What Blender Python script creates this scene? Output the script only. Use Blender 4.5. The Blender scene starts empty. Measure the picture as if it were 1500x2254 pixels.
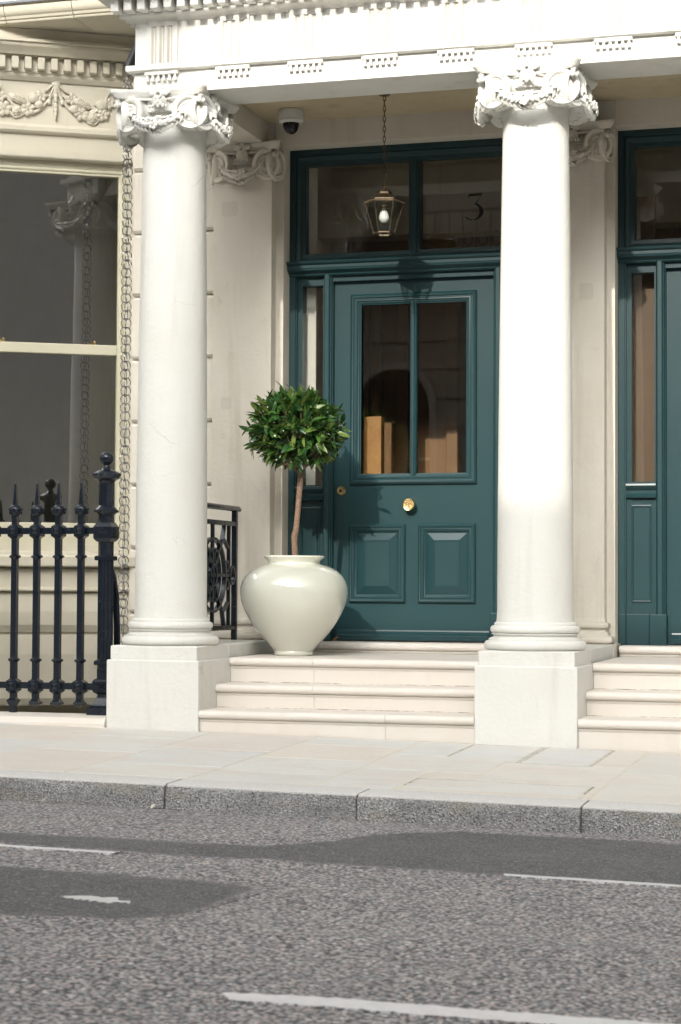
import bpy, math, random
from mathutils import Matrix, Vector, Quaternion
R = math.radians
rnd = random.Random(7)
scn = bpy.context.scene
COL = scn.collection

# ------------------------------------------------------------------ camera, sky, sun, exposure
cam = bpy.data.cameras.new('camera')
camo = bpy.data.objects.new('camera', cam)
COL.objects.link(camo)
YAW, PITCH, ROLL = R(16.2789), R(2.1866), R(0.291)
camo.matrix_world = (Matrix.Translation((1.8309, -9.3819, 0.7556)) @ Matrix.Rotation(YAW, 4, 'Z')
                     @ Matrix.Rotation(math.pi / 2 + PITCH, 4, 'X') @ Matrix.Rotation(ROLL, 4, 'Z'))
cam.sensor_fit = 'VERTICAL'
cam.sensor_height = 36.0
cam.sensor_width = 24.0
cam.lens = 68.37
cam.clip_end = 500
cam.dof.use_dof = True
cam.dof.focus_distance = 10.6
cam.dof.aperture_fstop = 8.0
scn.camera = camo

SUN_EL, SUN_AZ = R(26.3), R(2.0)          # height above the horizon; turn from the facade's normal towards -x
w = bpy.data.worlds.new('World')
scn.world = w
w.use_nodes = True
wn = w.node_tree
sky = wn.nodes.new('ShaderNodeTexSky')
sky.sky_type = 'NISHITA'
sky.sun_disc = False
sky.sun_elevation = SUN_EL
sky.sun_rotation = math.pi + SUN_AZ
sky.air_density = 1.0
sky.dust_density = 10.0
sky.ozone_density = 1.0
hs = wn.nodes.new('ShaderNodeHueSaturation')
hs.inputs['Saturation'].default_value = 0.06
wn.links.new(sky.outputs[0], hs.inputs['Color'])
wn.links.new(hs.outputs[0], wn.nodes['Background'].inputs[0])
wn.nodes['Background'].inputs[1].default_value = 0.15
sl = bpy.data.lights.new('sun', 'SUN')
sl.energy = 1.7
sl.angle = R(0.53)
sl.color = (1.0, 0.94, 0.85)
so = bpy.data.objects.new('sun', sl)
COL.objects.link(so)
sdir = Vector((math.sin(SUN_AZ) * math.cos(SUN_EL), math.cos(SUN_AZ) * math.cos(SUN_EL), -math.sin(SUN_EL)))
so.rotation_euler = sdir.to_track_quat('-Z', 'Y').to_euler()
vs = scn.view_settings
vs.view_transform = 'Standard'
vs.look = 'None'
vs.gamma = 1.0
vs.use_curve_mapping = False
vs.exposure = 1.0
scn.cycles.use_denoising = True
scn.cycles.max_bounces = 10
scn.cycles.diffuse_bounces = 2
scn.cycles.transparent_max_bounces = 16

# ------------------------------------------------------------------ materials
class NT:
    def __init__(self, name):
        self.m = bpy.data.materials.new(name)
        self.m.use_nodes = True
        self.t = self.m.node_tree
        self.b = self.t.nodes['Principled BSDF']
        self.tc = self.n('TexCoord')
    def n(self, typ, **kw):
        nd = self.t.nodes.new('ShaderNode' + typ)
        for k, v in kw.items():
            if k in nd.inputs: nd.inputs[k].default_value = v
            else: setattr(nd, k, v)
        return nd
    def l(self, a, b): self.t.links.new(a, b)
    def co(self, kind='Object', scale=None):
        o = self.tc.outputs[kind]
        if scale is None: return o
        mp = self.n('Mapping')
        mp.inputs['Scale'].default_value = scale
        self.l(o, mp.inputs['Vector'])
        return mp.outputs[0]
    def noise(self, scale, detail=4, rough=.55, co=None):
        nd = self.n('TexNoise', Scale=scale, Detail=detail, Roughness=rough)
        self.l(co if co is not None else self.co(), nd.inputs['Vector'])
        return nd.outputs[0]
    def voro(self, scale, feature='F1', co=None):
        nd = self.n('TexVoronoi', Scale=scale)
        nd.feature = feature
        self.l(co if co is not None else self.co(), nd.inputs['Vector'])
        return nd
    def ramp(self, fac, stops, interp='LINEAR'):
        nd = self.n('ValToRGB')
        e = nd.color_ramp
        e.interpolation = interp
        while len(e.elements) < len(stops): e.elements.new(0.5)
        for el, (p, c) in zip(e.elements, stops):
            el.position = p
            el.color = (c[0], c[1], c[2], 1) if not isinstance(c, (int, float)) else (c, c, c, 1)
        self.l(fac, nd.inputs[0])
        return nd.outputs[0]
    def mix(self, fac, a, b, mode='MIX'):
        nd = self.n('Mix')
        nd.data_type = 'RGBA'
        nd.blend_type = mode
        for s, v in ((nd.inputs[0], fac), (nd.inputs[6], a), (nd.inputs[7], b)):
            if hasattr(v, 'is_linked'): self.l(v, s)
            elif isinstance(v, (int, float)): s.default_value = v
            else: s.default_value = (v[0], v[1], v[2], 1)
        return nd.outputs[2]
    def math(self, op, a, b=0.0):
        nd = self.n('Math')
        nd.operation = op
        for s, v in ((nd.inputs[0], a), (nd.inputs[1], b)):
            if hasattr(v, 'is_linked'): self.l(v, s)
            else: s.default_value = v
        return nd.outputs[0]
    def base(self, c):
        s = self.b.inputs['Base Color']
        if hasattr(c, 'is_linked'): self.l(c, s)
        else: s.default_value = (c[0], c[1], c[2], 1)
    def set(self, **kw):
        for k, v in kw.items():
            s = self.b.inputs[k.replace('_', ' ')]
            if hasattr(v, 'is_linked'): self.l(v, s)
            else: s.default_value = v
    def bump(self, h, strength=.3, dist=.01):
        nd = self.n('Bump', Strength=strength, Distance=dist)
        self.l(h, nd.inputs['Height'])
        self.l(nd.outputs[0], self.b.inputs['Normal'])

def stucco(name, c1, c2, stain=(.5, .45, .36), bump=.22, rough=.62, stain_amt=.35, pits=0.0):
    m = NT(name)
    a = m.ramp(m.noise(2.3, 6, .6), [(.35, c1), (.68, c2)])
    streak = m.noise(1.0, 5, .6, m.co(scale=(9, 9, .8)))
    a = m.mix(m.math('MULTIPLY', m.ramp(streak, [(.55, 0.), (.8, 1.)]), stain_amt), a, stain)
    spots = m.ramp(m.noise(5.0, 8, .75), [(.60, 0.), (.74, 1.)])
    a = m.mix(m.math('MULTIPLY', spots, stain_amt * .8), a, stain)
    if pits:
        v = m.voro(105)
        dots = m.math('MULTIPLY', m.ramp(v.outputs['Distance'], [(.16, 1.), (.24, 0.)]), m.ramp(m.noise(3.1, 5, .7), [(.60, 0.), (.68, 1.)]))
        a = m.mix(m.math('MULTIPLY', dots, pits), a, (.26, .22, .16))
        cr = m.voro(3.2, 'DISTANCE_TO_EDGE', m.mix(.12, m.co(), m.noise(4.0, 4)))
        crack = m.math('MULTIPLY', m.ramp(cr.outputs['Distance'], [(.0, 1.), (.007, 0.)]), m.ramp(m.noise(1.7, 4), [(.56, 0.), (.66, 1.)]))
        a = m.mix(m.math('MULTIPLY', crack, .45), a, (.36, .31, .24))
    m.base(a)
    m.set(Roughness=m.ramp(m.noise(11, 3), [(.3, rough - .1), (.7, rough + .12)]), Specular_IOR_Level=.35)
    h = m.math('ADD', m.math('MULTIPLY', m.noise(38, 5, .6), .6), m.math('MULTIPLY', m.noise(7, 3), .8))
    m.bump(h, bump, .012)
    return m.m

def paint(name, c, c2=None, rough=.32, bump=.06, coat=.0, bscale=60):
    m = NT(name)
    c2 = c2 or tuple(x * .8 for x in c)
    m.base(m.ramp(m.noise(4, 5, .6), [(.35, c), (.7, c2)]))
    m.set(Roughness=m.ramp(m.noise(8, 5, .65), [(.3, rough - .06), (.75, rough + .14)]), Coat_Weight=coat, Coat_Roughness=.12)
    m.bump(m.noise(bscale, 4), bump, .004)
    return m.m

def metal(name, c, rough=.25, c2=None):
    m = NT(name)
    m.base(m.ramp(m.noise(25, 4), [(.35, c), (.7, c2 or tuple(x * .6 for x in c))]))
    m.set(Metallic=1.0, Roughness=m.ramp(m.noise(18, 4), [(.3, rough * .7), (.75, rough * 1.5)]))
    return m.m

def glass(name, tint=(.93, .95, .93), refl=1.0):
    m = NT(name)
    t = m.t
    fr = m.n('Fresnel', IOR=1.52)
    tr = m.n('BsdfTransparent')
    tr.inputs[0].default_value = (*tint, 1)
    gl = m.n('BsdfGlossy', Roughness=0.0)
    nz = m.noise(1.7, 2)
    bp = m.n('Bump', Strength=.02, Distance=.02)
    m.l(nz, bp.inputs['Height'])
    m.l(bp.outputs[0], gl.inputs['Normal'])
    mx = m.n('MixShader')
    ge = m.n('NewGeometry')
    fac = m.math('MINIMUM', m.math('MULTIPLY', fr.outputs[0], 1.9 * refl), 1.0)
    fac = m.math('MULTIPLY', fac, m.math('SUBTRACT', 1.0, ge.outputs['Backfacing']))
    m.l(fac, mx.inputs[0])
    m.l(tr.outputs[0], mx.inputs[1])
    m.l(gl.outputs[0], mx.inputs[2])
    m.l(mx.outputs[0], t.nodes['Material Output'].inputs[0])
    return m.m

M = {}
M['stucco'] = stucco('white_stucco', (.785, .775, .72), (.75, .735, .67), (.60, .565, .47), .42, .62, .55, .8)
M['stucco_old'] = stucco('cream_stucco', (.75, .70, .60), (.69, .635, .53), (.46, .40, .30), .35, .7, .5, .4)
M['bay'] = stucco('bay_stucco', (.65, .60, .475), (.59, .545, .425), (.46, .41, .31), .18, .6, .3)
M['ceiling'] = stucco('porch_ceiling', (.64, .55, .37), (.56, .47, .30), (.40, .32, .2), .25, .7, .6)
M['step'] = stucco('pale_limestone', (.80, .75, .68), (.77, .705, .62), (.66, .56, .45), .12, .55, .3)
def mk_teal():
    m = NT('teal_gloss_paint')
    m.base(m.ramp(m.noise(2.5, 4, .6), [(.3, (.0150, .0455, .0500)), (.75, (.0132, .0410, .0455))]))
    m.set(Roughness=.30, Specular_IOR_Level=.42)
    m.bump(m.math('ADD', m.noise(1.0, 4, .6, m.co(scale=(220, 220, 5))), m.math('MULTIPLY', m.noise(1.0, 4, .6, m.co(scale=(6, 220, 200))), .5)), .12, .0022)
    return m.m
M['teal'] = mk_teal()
def mk_sg():
    m = NT('step_joint_dirt')
    m.base(m.ramp(m.noise(1.0, 6, .75, m.co(scale=(14, 60, 60))), [(.42, (.78, .72, .64)), (.56, (.30, .24, .17)), (.7, (.14, .115, .085))]))
    m.set(Roughness=.9)
    return m.m
M['stepgrime'] = mk_sg()
M['iron'] = paint('black_iron_paint', (.006, .011, .019), (.009, .014, .022), .2, .25, .0, 70)
M['sash'] = paint('cream_sash_paint', (.66, .62, .46), (.60, .56, .41), .35)
M['brass'] = metal('polished_brass', (.78, .62, .32), .22, (.5, .36, .15))
M['oldbrass'] = metal('aged_brass', (.20, .155, .10), .42, (.09, .072, .05))
M['steel'] = metal('chain_steel', (.52, .52, .51), .26, (.24, .235, .23))
M['plastic'] = paint('white_plastic', (.74, .73, .69), (.70, .69, .65), .35, .0)
M['black'] = paint('smoked_dome', (.006, .006, .008), None, .06, 0)
M['pipe'] = paint('dark_pipe', (.035, .037, .042), None, .4, .1)
M['glass'] = glass('clear_pane', (.95, .95, .93), 1.5)
M['bayglass'] = glass('bay_pane', (.85, .86, .82), 4.0)
M['lampglass'] = glass('lamp_pane', (.95, .965, .95), .8)
M['wood'] = paint('varnished_wood', (.40, .22, .075), (.30, .15, .05), .3, .05)
M['darkwood'] = paint('dark_stained_wood', (.30, .17, .075), (.22, .115, .05), .35, .05)
M['walnut'] = paint('walnut', (.13, .075, .034), (.095, .052, .024), .4, .05)
M['hall'] = paint('hall_wall', (.66, .58, .45), None, .7, .0)
M['hallwhite'] = paint('hall_white', (.70, .69, .64), None, .6, .0)
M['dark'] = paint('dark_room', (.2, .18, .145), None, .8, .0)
M['grime'] = paint('joint_grime', (.16, .14, .11), (.10, .09, .07), .9, .3)
M['soil'] = paint('soil', (.03, .02, .012), None, .9, .6)
M['lead'] = paint('lead_flashing', (.17, .19, .22), None, .5, .1)
M['far'] = stucco('far_brick', (.20, .165, .125), (.17, .14, .105), (.12, .10, .08), .1)
M['farstone'] = stucco('far_stone', (.52, .48, .41), (.47, .43, .36), (.22, .19, .15), .1)
M['farpale'] = stucco('far_pale_stucco', (.78, .75, .68), (.72, .69, .62), (.5, .47, .42), .1)
M['fardark'] = paint('far_window', (.02, .02, .022), None, .15, 0)
M['numeral'] = paint('black_enamel', (.004, .004, .005), None, .3, 0)

def mk_bark():
    m = NT('bark')
    m.base(m.ramp(m.noise(60, 6, .7), [(.3, (.13, .08, .048)), (.7, (.28, .185, .125))]))
    m.set(Roughness=.85)
    m.bump(m.noise(120, 5), 1.0, .01)
    return m.m
M['bark'] = mk_bark()

def mk_pot():
    m = NT('celadon_glaze')
    m.base(m.ramp(m.noise(3, 3), [(.35, (.74, .74, .63)), (.7, (.70, .705, .59))]))
    m.set(Roughness=.25, Coat_Weight=1.0, Coat_Roughness=.02, Coat_IOR=1.75, Specular_IOR_Level=.5)
    m.bump(m.noise(5, 2), .02, .01)
    return m.m
M['pot'] = mk_pot()

def mk_leaf():
    m = NT('bay_leaf')
    g = m.n('NewGeometry')
    oi = m.n('ObjectInfo')
    r = m.math('FRACT', m.math('ADD', g.outputs['Random Per Island'], oi.outputs['Random']))
    c = m.ramp(r, [(0, (.012, .05, .016)), (.35, (.026, .09, .024)), (.7, (.065, .15, .03)), (1, (.19, .25, .06))])
    c = m.mix(m.math('MULTIPLY', m.ramp(m.noise(60, 3), [(.4, 0.), (.7, 1.)]), .3), c, (.03, .06, .02))
    m.base(c)
    m.set(Roughness=.26, Specular_IOR_Level=.6, Subsurface_Weight=0.0)
    tl = m.n('BsdfTranslucent')
    m.l(m.mix(.5, c, (.16, .26, .03)), tl.inputs[0])
    mx = m.n('MixShader')
    mx.inputs[0].default_value = .22
    m.l(m.b.outputs[0], mx.inputs[1])
    m.l(tl.outputs[0], mx.inputs[2])
    m.l(mx.outputs[0], m.t.nodes['Material Output'].inputs[0])
    return m.m
M['leaf'] = mk_leaf()
M['bud'] = paint('white_bud', (.7, .68, .6), None, .5, 0)
M['dryleaf'] = paint('dry_leaf', (.42, .17, .05), (.3, .12, .04), .6, .2)

def mk_slab():
    m = NT('york_stone')
    oi = m.n('ObjectInfo')
    tone = m.ramp(oi.outputs['Random'], [(0, (.655, .66, .635)), (.25, (.70, .685, .64)), (.45, (.72, .665, .58)), (.65, (.64, .655, .63)), (.85, (.71, .645, .58)), (1, (.685, .685, .645))])
    cloud = m.ramp(m.noise(1.9, 6, .62, m.co(scale=(1, 2.2, 1))), [(.46, 0.), (.66, 1.)])
    c = m.mix(m.math('MULTIPLY', cloud, .6), tone, (.66, .58, .51))
    c = m.mix(m.math('MULTIPLY', m.ramp(m.noise(9, 6, .7), [(.5, 0.), (.75, 1.)]), .35), c, (.55, .55, .52))
    m.base(c)
    m.set(Roughness=.75)
    m.bump(m.math('ADD', m.noise(45, 5), m.math('MULTIPLY', m.noise(4, 4), 1.6)), .4, .009)
    return m.m
M['slab'] = mk_slab()
M['mortar'] = stucco('mortar', (.72, .68, .58), (.64, .60, .50), (.42, .38, .29), .5, .85, .6)

def mk_granite(name, dirty):
    m = NT(name)
    v = m.voro(150)
    sp = m.ramp(v.outputs['Color'], [(0, (.07, .07, .075)), (.3, (.36, .36, .35)), (.6, (.60, .60, .58)), (1, (.84, .83, .80))])
    sp = m.mix(.35, sp, m.ramp(m.noise(120, 3), [(.4, (.1, .1, .1)), (.6, (.55, .54, .52))]))
    if dirty:
        d = m.ramp(m.noise(5, 5, .65), [(.38, 0.), (.68, 1.)])
        sp = m.mix(m.math('MULTIPLY', d, .45), sp, (.12, .12, .12))
        d2 = m.ramp(m.noise(7, 5, .7, m.co(scale=(1, 1, 2.5))), [(.5, 0.), (.72, 1.)])
        sp = m.mix(m.math('MULTIPLY', d2, .6), sp, (.46, .41, .30))
        m.bump(v.outputs['Distance'], .9, .012)
    else:
        sp = m.mix(.75, sp, (.68, .665, .63))
        m.bump(m.noise(80, 4), .3, .005)
    m.base(sp)
    m.set(Roughness=.8)
    return m.m
M['kerb_top'] = mk_granite('granite_worn', False)
M['kerb_face'] = mk_granite('granite_grimy', True)

def mk_road(name, kind):
    m = NT(name)
    warp = m.mix(.03, m.co(), m.n('TexNoise', Scale=60).outputs['Color'], 'ADD')
    v = m.voro(84, 'F1', warp)
    sep = m.n('SeparateColor')
    m.l(v.outputs['Color'], sep.inputs[0])
    c = m.ramp(sep.outputs[0], [(0, (.09, .097, .105)), (.18, (.38, .39, .395)), (.34, (.60, .49, .455)), (.46, (.21, .226, .235)), (.62, (.52, .52, .515)), (.76, (.74, .61, .57)), (.86, (.23, .246, .257)), (1, (.92, .89, .86))])
    c = m.mix(m.ramp(v.outputs['Distance'], [(.42, 0.), (.72, 1.)]), c, (.065, .066, .069))
    big = m.ramp(m.noise(1.1, 6, .65), [(.35, 0.), (.7, 1.)])
    c = m.mix(m.math('MULTIPLY', big, .25), c, (.15, .153, .158))
    track = m.ramp(m.noise(2.0, 5, .6, m.co(scale=(.12, 1.5, 1))), [(.45, 0.), (.65, 1.)])
    c = m.mix(m.math('MULTIPLY', track, .16), c, (.36, .35, .335))
    h = m.math('ADD', m.math('MULTIPLY', v.outputs['Distance'], -1.0), m.math('MULTIPLY', m.noise(14, 4), .7))
    if kind == 'patch':
        v2 = m.voro(185, 'F1', warp)
        s2 = m.n('SeparateColor')
        m.l(v2.outputs['Color'], s2.inputs[0])
        p = m.ramp(s2.outputs[0], [(0, (.06, .063, .067)), (.55, (.105, .107, .11)), (.85, (.16, .16, .16)), (1, (.34, .33, .31))])
        p = m.mix(m.math('MULTIPLY', m.ramp(m.noise(3.0, 7, .75), [(.46, 0.), (.70, 1.)]), .5), p, (.20, .195, .185))
    if kind == 'line':
        p = m.ramp(m.noise(24, 5, .7), [(.3, (.80, .79, .77)), (.6, (.90, .89, .88))])
    if kind != 'road':
        at = m.n('Attribute')
        at.attribute_name = 'edge'
        nz_ = m.noise(34 if kind == 'line' else 9, 7, .78)
        f = m.math('ADD', at.outputs['Fac'], m.math('MULTIPLY', m.math('SUBTRACT', nz_, .5), 2.6 if kind == 'line' else 2.2))
        f = m.ramp(f, [(-.0, 0.), (.12, 1.)]) if kind == 'line' else m.ramp(f, [(.1, 0.), (.75, 1.)])
        c = m.mix(f, c, p)
    m.base(c)
    m.set(Roughness=.78)
    m.bump(h, .6, .014)
    return m.m
M['road'] = mk_road('chipped_asphalt', 'road')
M['patch'] = mk_road('dark_asphalt_patch', 'patch')
M['line'] = mk_road('worn_road_paint', 'line')

# ------------------------------------------------------------------ mesh helpers
class MB:
    def __init__(self):
        self.v, self.f, self.mi = [], [], []
    def add(self, vs, fs, T=None, mi=0):
        o = len(self.v)
        if T is not None: vs = [T @ Vector(p) for p in vs]
        self.v += [tuple(p) for p in vs]
        self.f += [tuple(i + o for i in f) for f in fs]
        self.mi += [mi] * len(fs)
        return self
    def box(self, x0, x1, y0, y1, z0, z1, T=None, mi=0):
        vs = [(x, y, z) for x in (x0, x1) for y in (y0, y1) for z in (z0, z1)]
        return self.add(vs, [(0, 1, 3, 2), (4, 6, 7, 5), (0, 4, 5, 1), (2, 3, 7, 6), (0, 2, 6, 4), (1, 5, 7, 3)], T, mi)
    def lathe(self, prof, n=32, c=(0, 0, 0), T=None, rot=0.0, caps=True):
        vs, fs = [], []
        for r, z in prof:
            for k in range(n):
                a = 2 * math.pi * k / n + rot
                vs.append((c[0] + r * math.cos(a), c[1] + r * math.sin(a), c[2] + z))
        for i in range(len(prof) - 1):
            for k in range(n):
                k2 = (k + 1) % n
                fs.append((i * n + k, i * n + k2, (i + 1) * n + k2, (i + 1) * n + k))
        if caps:
            fs.append(tuple(range(n - 1, -1, -1)))
            b = (len(prof) - 1) * n
            fs.append(tuple(b + k for k in range(n)))
        return self.add(vs, fs, T)
    def rect_sweep(self, prof, x0, x1, y0, y1, cap=True):
        # profile of (outward offset, z) run round a rectangle
        vs, fs = [], []
        for o, z in prof:
            vs += [(x0 - o, y0 - o, z), (x1 + o, y0 - o, z), (x1 + o, y1 + o, z), (x0 - o, y1 + o, z)]
        for i in range(len(prof) - 1):
            for k in range(4):
                k2 = (k + 1) % 4
                fs.append((i * 4 + k, i * 4 + k2, i * 4 + 4 + k2, i * 4 + 4 + k))
        if cap:
            fs.append((3, 2, 1, 0))
            b = (len(prof) - 1) * 4
            fs.append((b, b + 1, b + 2, b + 3))
        return self.add(vs, fs)
    def frame(self, prof, x0, x1, z0, z1, y, T=None):
        # picture-frame moulding facing -y: profile of (inset from the outer edge, height proud of y)
        vs, fs = [], []
        for i_, h in prof:
            vs += [(x0 + i_, y - h, z0 + i_), (x1 - i_, y - h, z0 + i_), (x1 - i_, y - h, z1 - i_), (x0 + i_, y - h, z1 - i_)]
        for i in range(len(prof) - 1):
            for k in range(4):
                k2 = (k + 1) % 4
                fs.append((i * 4 + k, i * 4 + k2, i * 4 + 4 + k2, i * 4 + 4 + k))
        return self.add(vs, fs, T)
    def ex(self, poly, a0, a1, axis='x', T=None):
        # closed polygon of (p, q) extruded along an axis; x: (y, z), y: (x, z), z: (x, y)
        n = len(poly)
        def pt(p, a):
            return {'x': (a, p[0], p[1]), 'y': (p[0], a, p[1]), 'z': (p[0], p[1], a)}[axis]
        vs = [pt(p, a0) for p in poly] + [pt(p, a1) for p in poly]
        fs = [(i, (i + 1) % n, n + (i + 1) % n, n + i) for i in range(n)]
        fs += [tuple(range(n - 1, -1, -1)), tuple(range(n, 2 * n))]
        return self.add(vs, fs, T)
    def tube(self, path, r, n=8, closed=False, T=None):
        path = [Vector(p) for p in path]
        m = len(path)
        rs = r if isinstance(r, (list, tuple)) else [r] * m
        vs, fs = [], []
        prev = None
        for i, p in enumerate(path):
            a = path[(i - 1) % m] if (closed or i > 0) else p
            b = path[(i + 1) % m] if (closed or i < m - 1) else p
            t = (b - a).normalized()
            if prev is None:
                u = t.cross(Vector((0, 0, 1)))
                if u.length < .1: u = t.cross(Vector((1, 0, 0)))
                u.normalize()
            else:
                u = (prev - t * prev.dot(t)).normalized()
            prev = u
            q = t.cross(u)
            for k in range(n):
                an = 2 * math.pi * k / n
                vs.append(p + (u * math.cos(an) + q * math.sin(an)) * rs[i])
        for i in range(m if closed else m - 1):
            j = (i + 1) % m
            for k in range(n):
                k2 = (k + 1) % n
                fs.append((i * n + k, i * n + k2, j * n + k2, j * n + k))
        if not closed:
            fs.append(tuple(range(n - 1, -1, -1)))
            fs.append(tuple((m - 1) * n + k for k in range(n)))
        return self.add(vs, fs, T)
    def ell(self, c, rad, rot=None, nu=8, nv=6, T=None):
        vs, fs = [], []
        for j in range(nv + 1):
            th = math.pi * j / nv
            for i in range(nu):
                ph = 2 * math.pi * i / nu
                vs.append(Vector((rad[0] * math.sin(th) * math.cos(ph), rad[1] * math.sin(th) * math.sin(ph), rad[2] * math.cos(th))))
        if rot is not None: vs = [rot @ p for p in vs]
        vs = [p + Vector(c) for p in vs]
        for j in range(nv):
            for i in range(nu):
                i2 = (i + 1) % nu
                fs.append((j * nu + i, (j + 1) * nu + i, (j + 1) * nu + i2, j * nu + i2))
        return self.add(vs, fs, T)
    def mesh(self, name, mat, smooth=35):
        me = bpy.data.meshes.new(name)
        me.from_pydata(self.v, [], self.f)
        mats = mat if isinstance(mat, (list, tuple)) else [mat]
        for x in mats: me.materials.append(M[x])
        if len(mats) > 1: me.polygons.foreach_set('material_index', self.mi)
        me.validate()
        import bmesh
        bm = bmesh.new()
        bm.from_mesh(me)
        bmesh.ops.recalc_face_normals(bm, faces=bm.faces)
        bm.to_mesh(me)
        bm.free()
        if smooth:
            me.shade_smooth()
            me.set_sharp_from_angle(angle=R(smooth))
        me.update()
        return me
    def build(self, name, mat, parent=None, smooth=35, bevel=0, seg=2):
        return obj(name, self.mesh(name, mat, smooth), parent, bevel, seg)

def obj(name, me, parent=None, bevel=0, seg=2, loc=None):
    o = bpy.data.objects.new(name, me)
    COL.objects.link(o)
    if parent is not None: o.parent = parent
    if loc is not None: o.location = loc
    if bevel:
        b = o.modifiers.new('bevel', 'BEVEL')
        b.width = bevel
        b.segments = seg
        b.limit_method = 'ANGLE'
        b.angle_limit = R(40)
    return o

def tag(o, label=None, cat=None, group=None, kind=None):
    if label: o['label'] = label
    if cat: o['category'] = cat
    if group: o['group'] = group
    if kind: o['kind'] = kind
    return o

def thing(name, label, cat, loc=(0, 0, 0), rz=0.0, group=None, kind='thing'):
    o = bpy.data.objects.new(name, None)
    COL.objects.link(o)
    o.location = loc
    o.rotation_euler = (0, 0, rz)
    o.empty_display_size = .1
    return tag(o, label, cat, group, kind)

def copy_tree(o, parent, off):
    c = o.copy()
    COL.objects.link(c)
    c.parent = parent
    c.location = Vector(o.location) + Vector(off)
    for ch in o.children:
        d = ch.copy()
        COL.objects.link(d)
        d.parent = c
    return c

# ------------------------------------------------------------------ key dimensions (metres)
XL, XR, BAY = -1.9173, 0.0347, 1.952           # column axes
YC = 0.259                                     # column axis depth
ZA = 3.3565                                    # underside of the architrave
YP, YW, YD = 1.366, 1.45, 1.62                 # pilaster face, wall face, door face
GX, G0 = -0.01641, -0.01857                    # the pavement falls along the street
ZB, ZT = .3723, .4429                          # pedestal die top, plinth top
def gz(x, y): return G0 + GX * x + .02 * y
def rz_(x, y): return -.201 + GX * x - .02 * y

# ------------------------------------------------------------------ ground: road, kerb, pavement
KY = -2.052
road = MB()
for x0 in range(-60, 60, 12):
    vs = [(x0, KY + .012, rz_(x0, KY)), (x0 + 12, KY + .012, rz_(x0 + 12, KY)), (x0 + 12, -8., rz_(x0 + 12, -8)), (x0, -8., rz_(x0, -8)),
          (x0 + 12, -14., rz_(x0 + 12, -2)), (x0, -14., rz_(x0, -2))]
    road.add(vs, [(3, 2, 1, 0), (5, 4, 2, 3)])
road_o = tag(road.build('road', 'road', None, 0), kind='structure')

def ground_poly(name, pts, mat, h, parent, n=1):
    m = MB()
    top = [(x, y, rz_(x, y) + h) for x, y in pts]
    k = len(pts)
    bot = [(x, y, z - h - .01) for x, y, z in top]
    m.add(top + bot, [tuple(range(k))] + [(i, k + i, k + (i + 1) % k, (i + 1) % k) for i in range(k)])
    return m.build(name, mat, parent, 0)

def wob(pts, amp, sub=6):
    out = []
    for i, p in enumerate(pts):
        q = pts[(i + 1) % len(pts)]
        for s in range(sub):
            t = s / sub
            j = amp if s else 0
            out.append((p[0] + (q[0] - p[0]) * t + rnd.uniform(-j, j), p[1] + (q[1] - p[1]) * t + rnd.uniform(-j, j)))
    return out
def ground_strip(name, x0, x1, top, bot, mat, h, amp, step):
    # sheet on the road between two edge lines given as (x, y) points; ragged edges
    def at(pts, x):
        for (xa, ya), (xb, yb_) in zip(pts[:-1], pts[1:]):
            if xa <= x <= xb: return ya + (yb_ - ya) * (x - xa) / (xb - xa)
        return pts[-1][1] if x > pts[-1][0] else pts[0][1]
    m = MB()
    n = max(2, int((x1 - x0) / step))
    vs, ed = [], []
    ins = .09 if mat == 'patch' else .014
    for i in range(n + 1):
        x = x0 + (x1 - x0) * i / n
        a, b = at(top, x) + rnd.uniform(-amp, amp), at(bot, x) + rnd.uniform(-amp, amp)
        if a < b: a = b = (a + b) / 2
        q = min(ins, (a - b) / 2)
        endf = min(1., min(x - x0, x1 - x) / ins)
        for y, dz, e in ((a + .003, -.003, 0), (a, h, 0), (a - q, h, q / ins), (b + q, h, q / ins), (b, h, 0), (b - .003, -.003, 0)):
            vs.append((x, y, rz_(x, y) + dz))
            ed.append(min(e, endf))
    fs = [(i * 6 + k, i * 6 + k + 1, i * 6 + k + 7, i * 6 + k + 6) for i in range(n) for k in range(5)]
    m.add(vs, fs)
    o = m.build(name, mat, road_o, 0)
    at_ = o.data.attributes.new('edge', 'FLOAT', 'POINT')
    at_.data.foreach_set('value', ed)
    return o
ground_strip('tarmac_patch', -6., 6., [(-6., -3.10), (-1.27, -3.065), (-.27, -3.0), (-.12, -2.72), (-.02, -2.42), (.2, -2.2), (6., -2.17)], [(-6., -3.45), (.02, -3.42), (6., -3.36)], 'patch', .002, .012, .03)
ground_strip('tarmac_patch', -4., .05, [(-4., -3.9), (-.56, -3.885), (-.2, -3.885), (.0, -3.93), (.05, -4.02)], [(-4., -4.95), (-.6, -4.9), (-.35, -4.77), (-.1, -4.73), (.0, -4.6), (.05, -4.15)], 'patch', .002, .012, .025)
ground_strip('road_marking', -6., -.655, [(-6., -3.48), (-.66, -3.435)], [(-6., -3.56), (-.66, -3.49)], 'line', .005, .004, .02)
ground_strip('road_marking', .615, 6., [(.61, -3.365), (6., -3.365)], [(.61, -3.42), (6., -3.43)], 'line', .005, .004, .02)
ground_strip('road_marking', .455, 6., [(.455, -5.515), (.62, -5.478), (6., -5.30)], [(.455, -5.545), (.5, -5.585), (.62, -5.575), (6., -5.40)], 'line', .005, .008, .018)
ground_strip('road_marking', -.42, -.2, [(-.42, -4.41), (-.33, -4.37), (-.27, -4.38), (-.2, -4.43)], [(-.42, -4.42), (-.36, -4.45), (-.28, -4.46), (-.2, -4.435)], 'line', .004, .016, .012)

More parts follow.
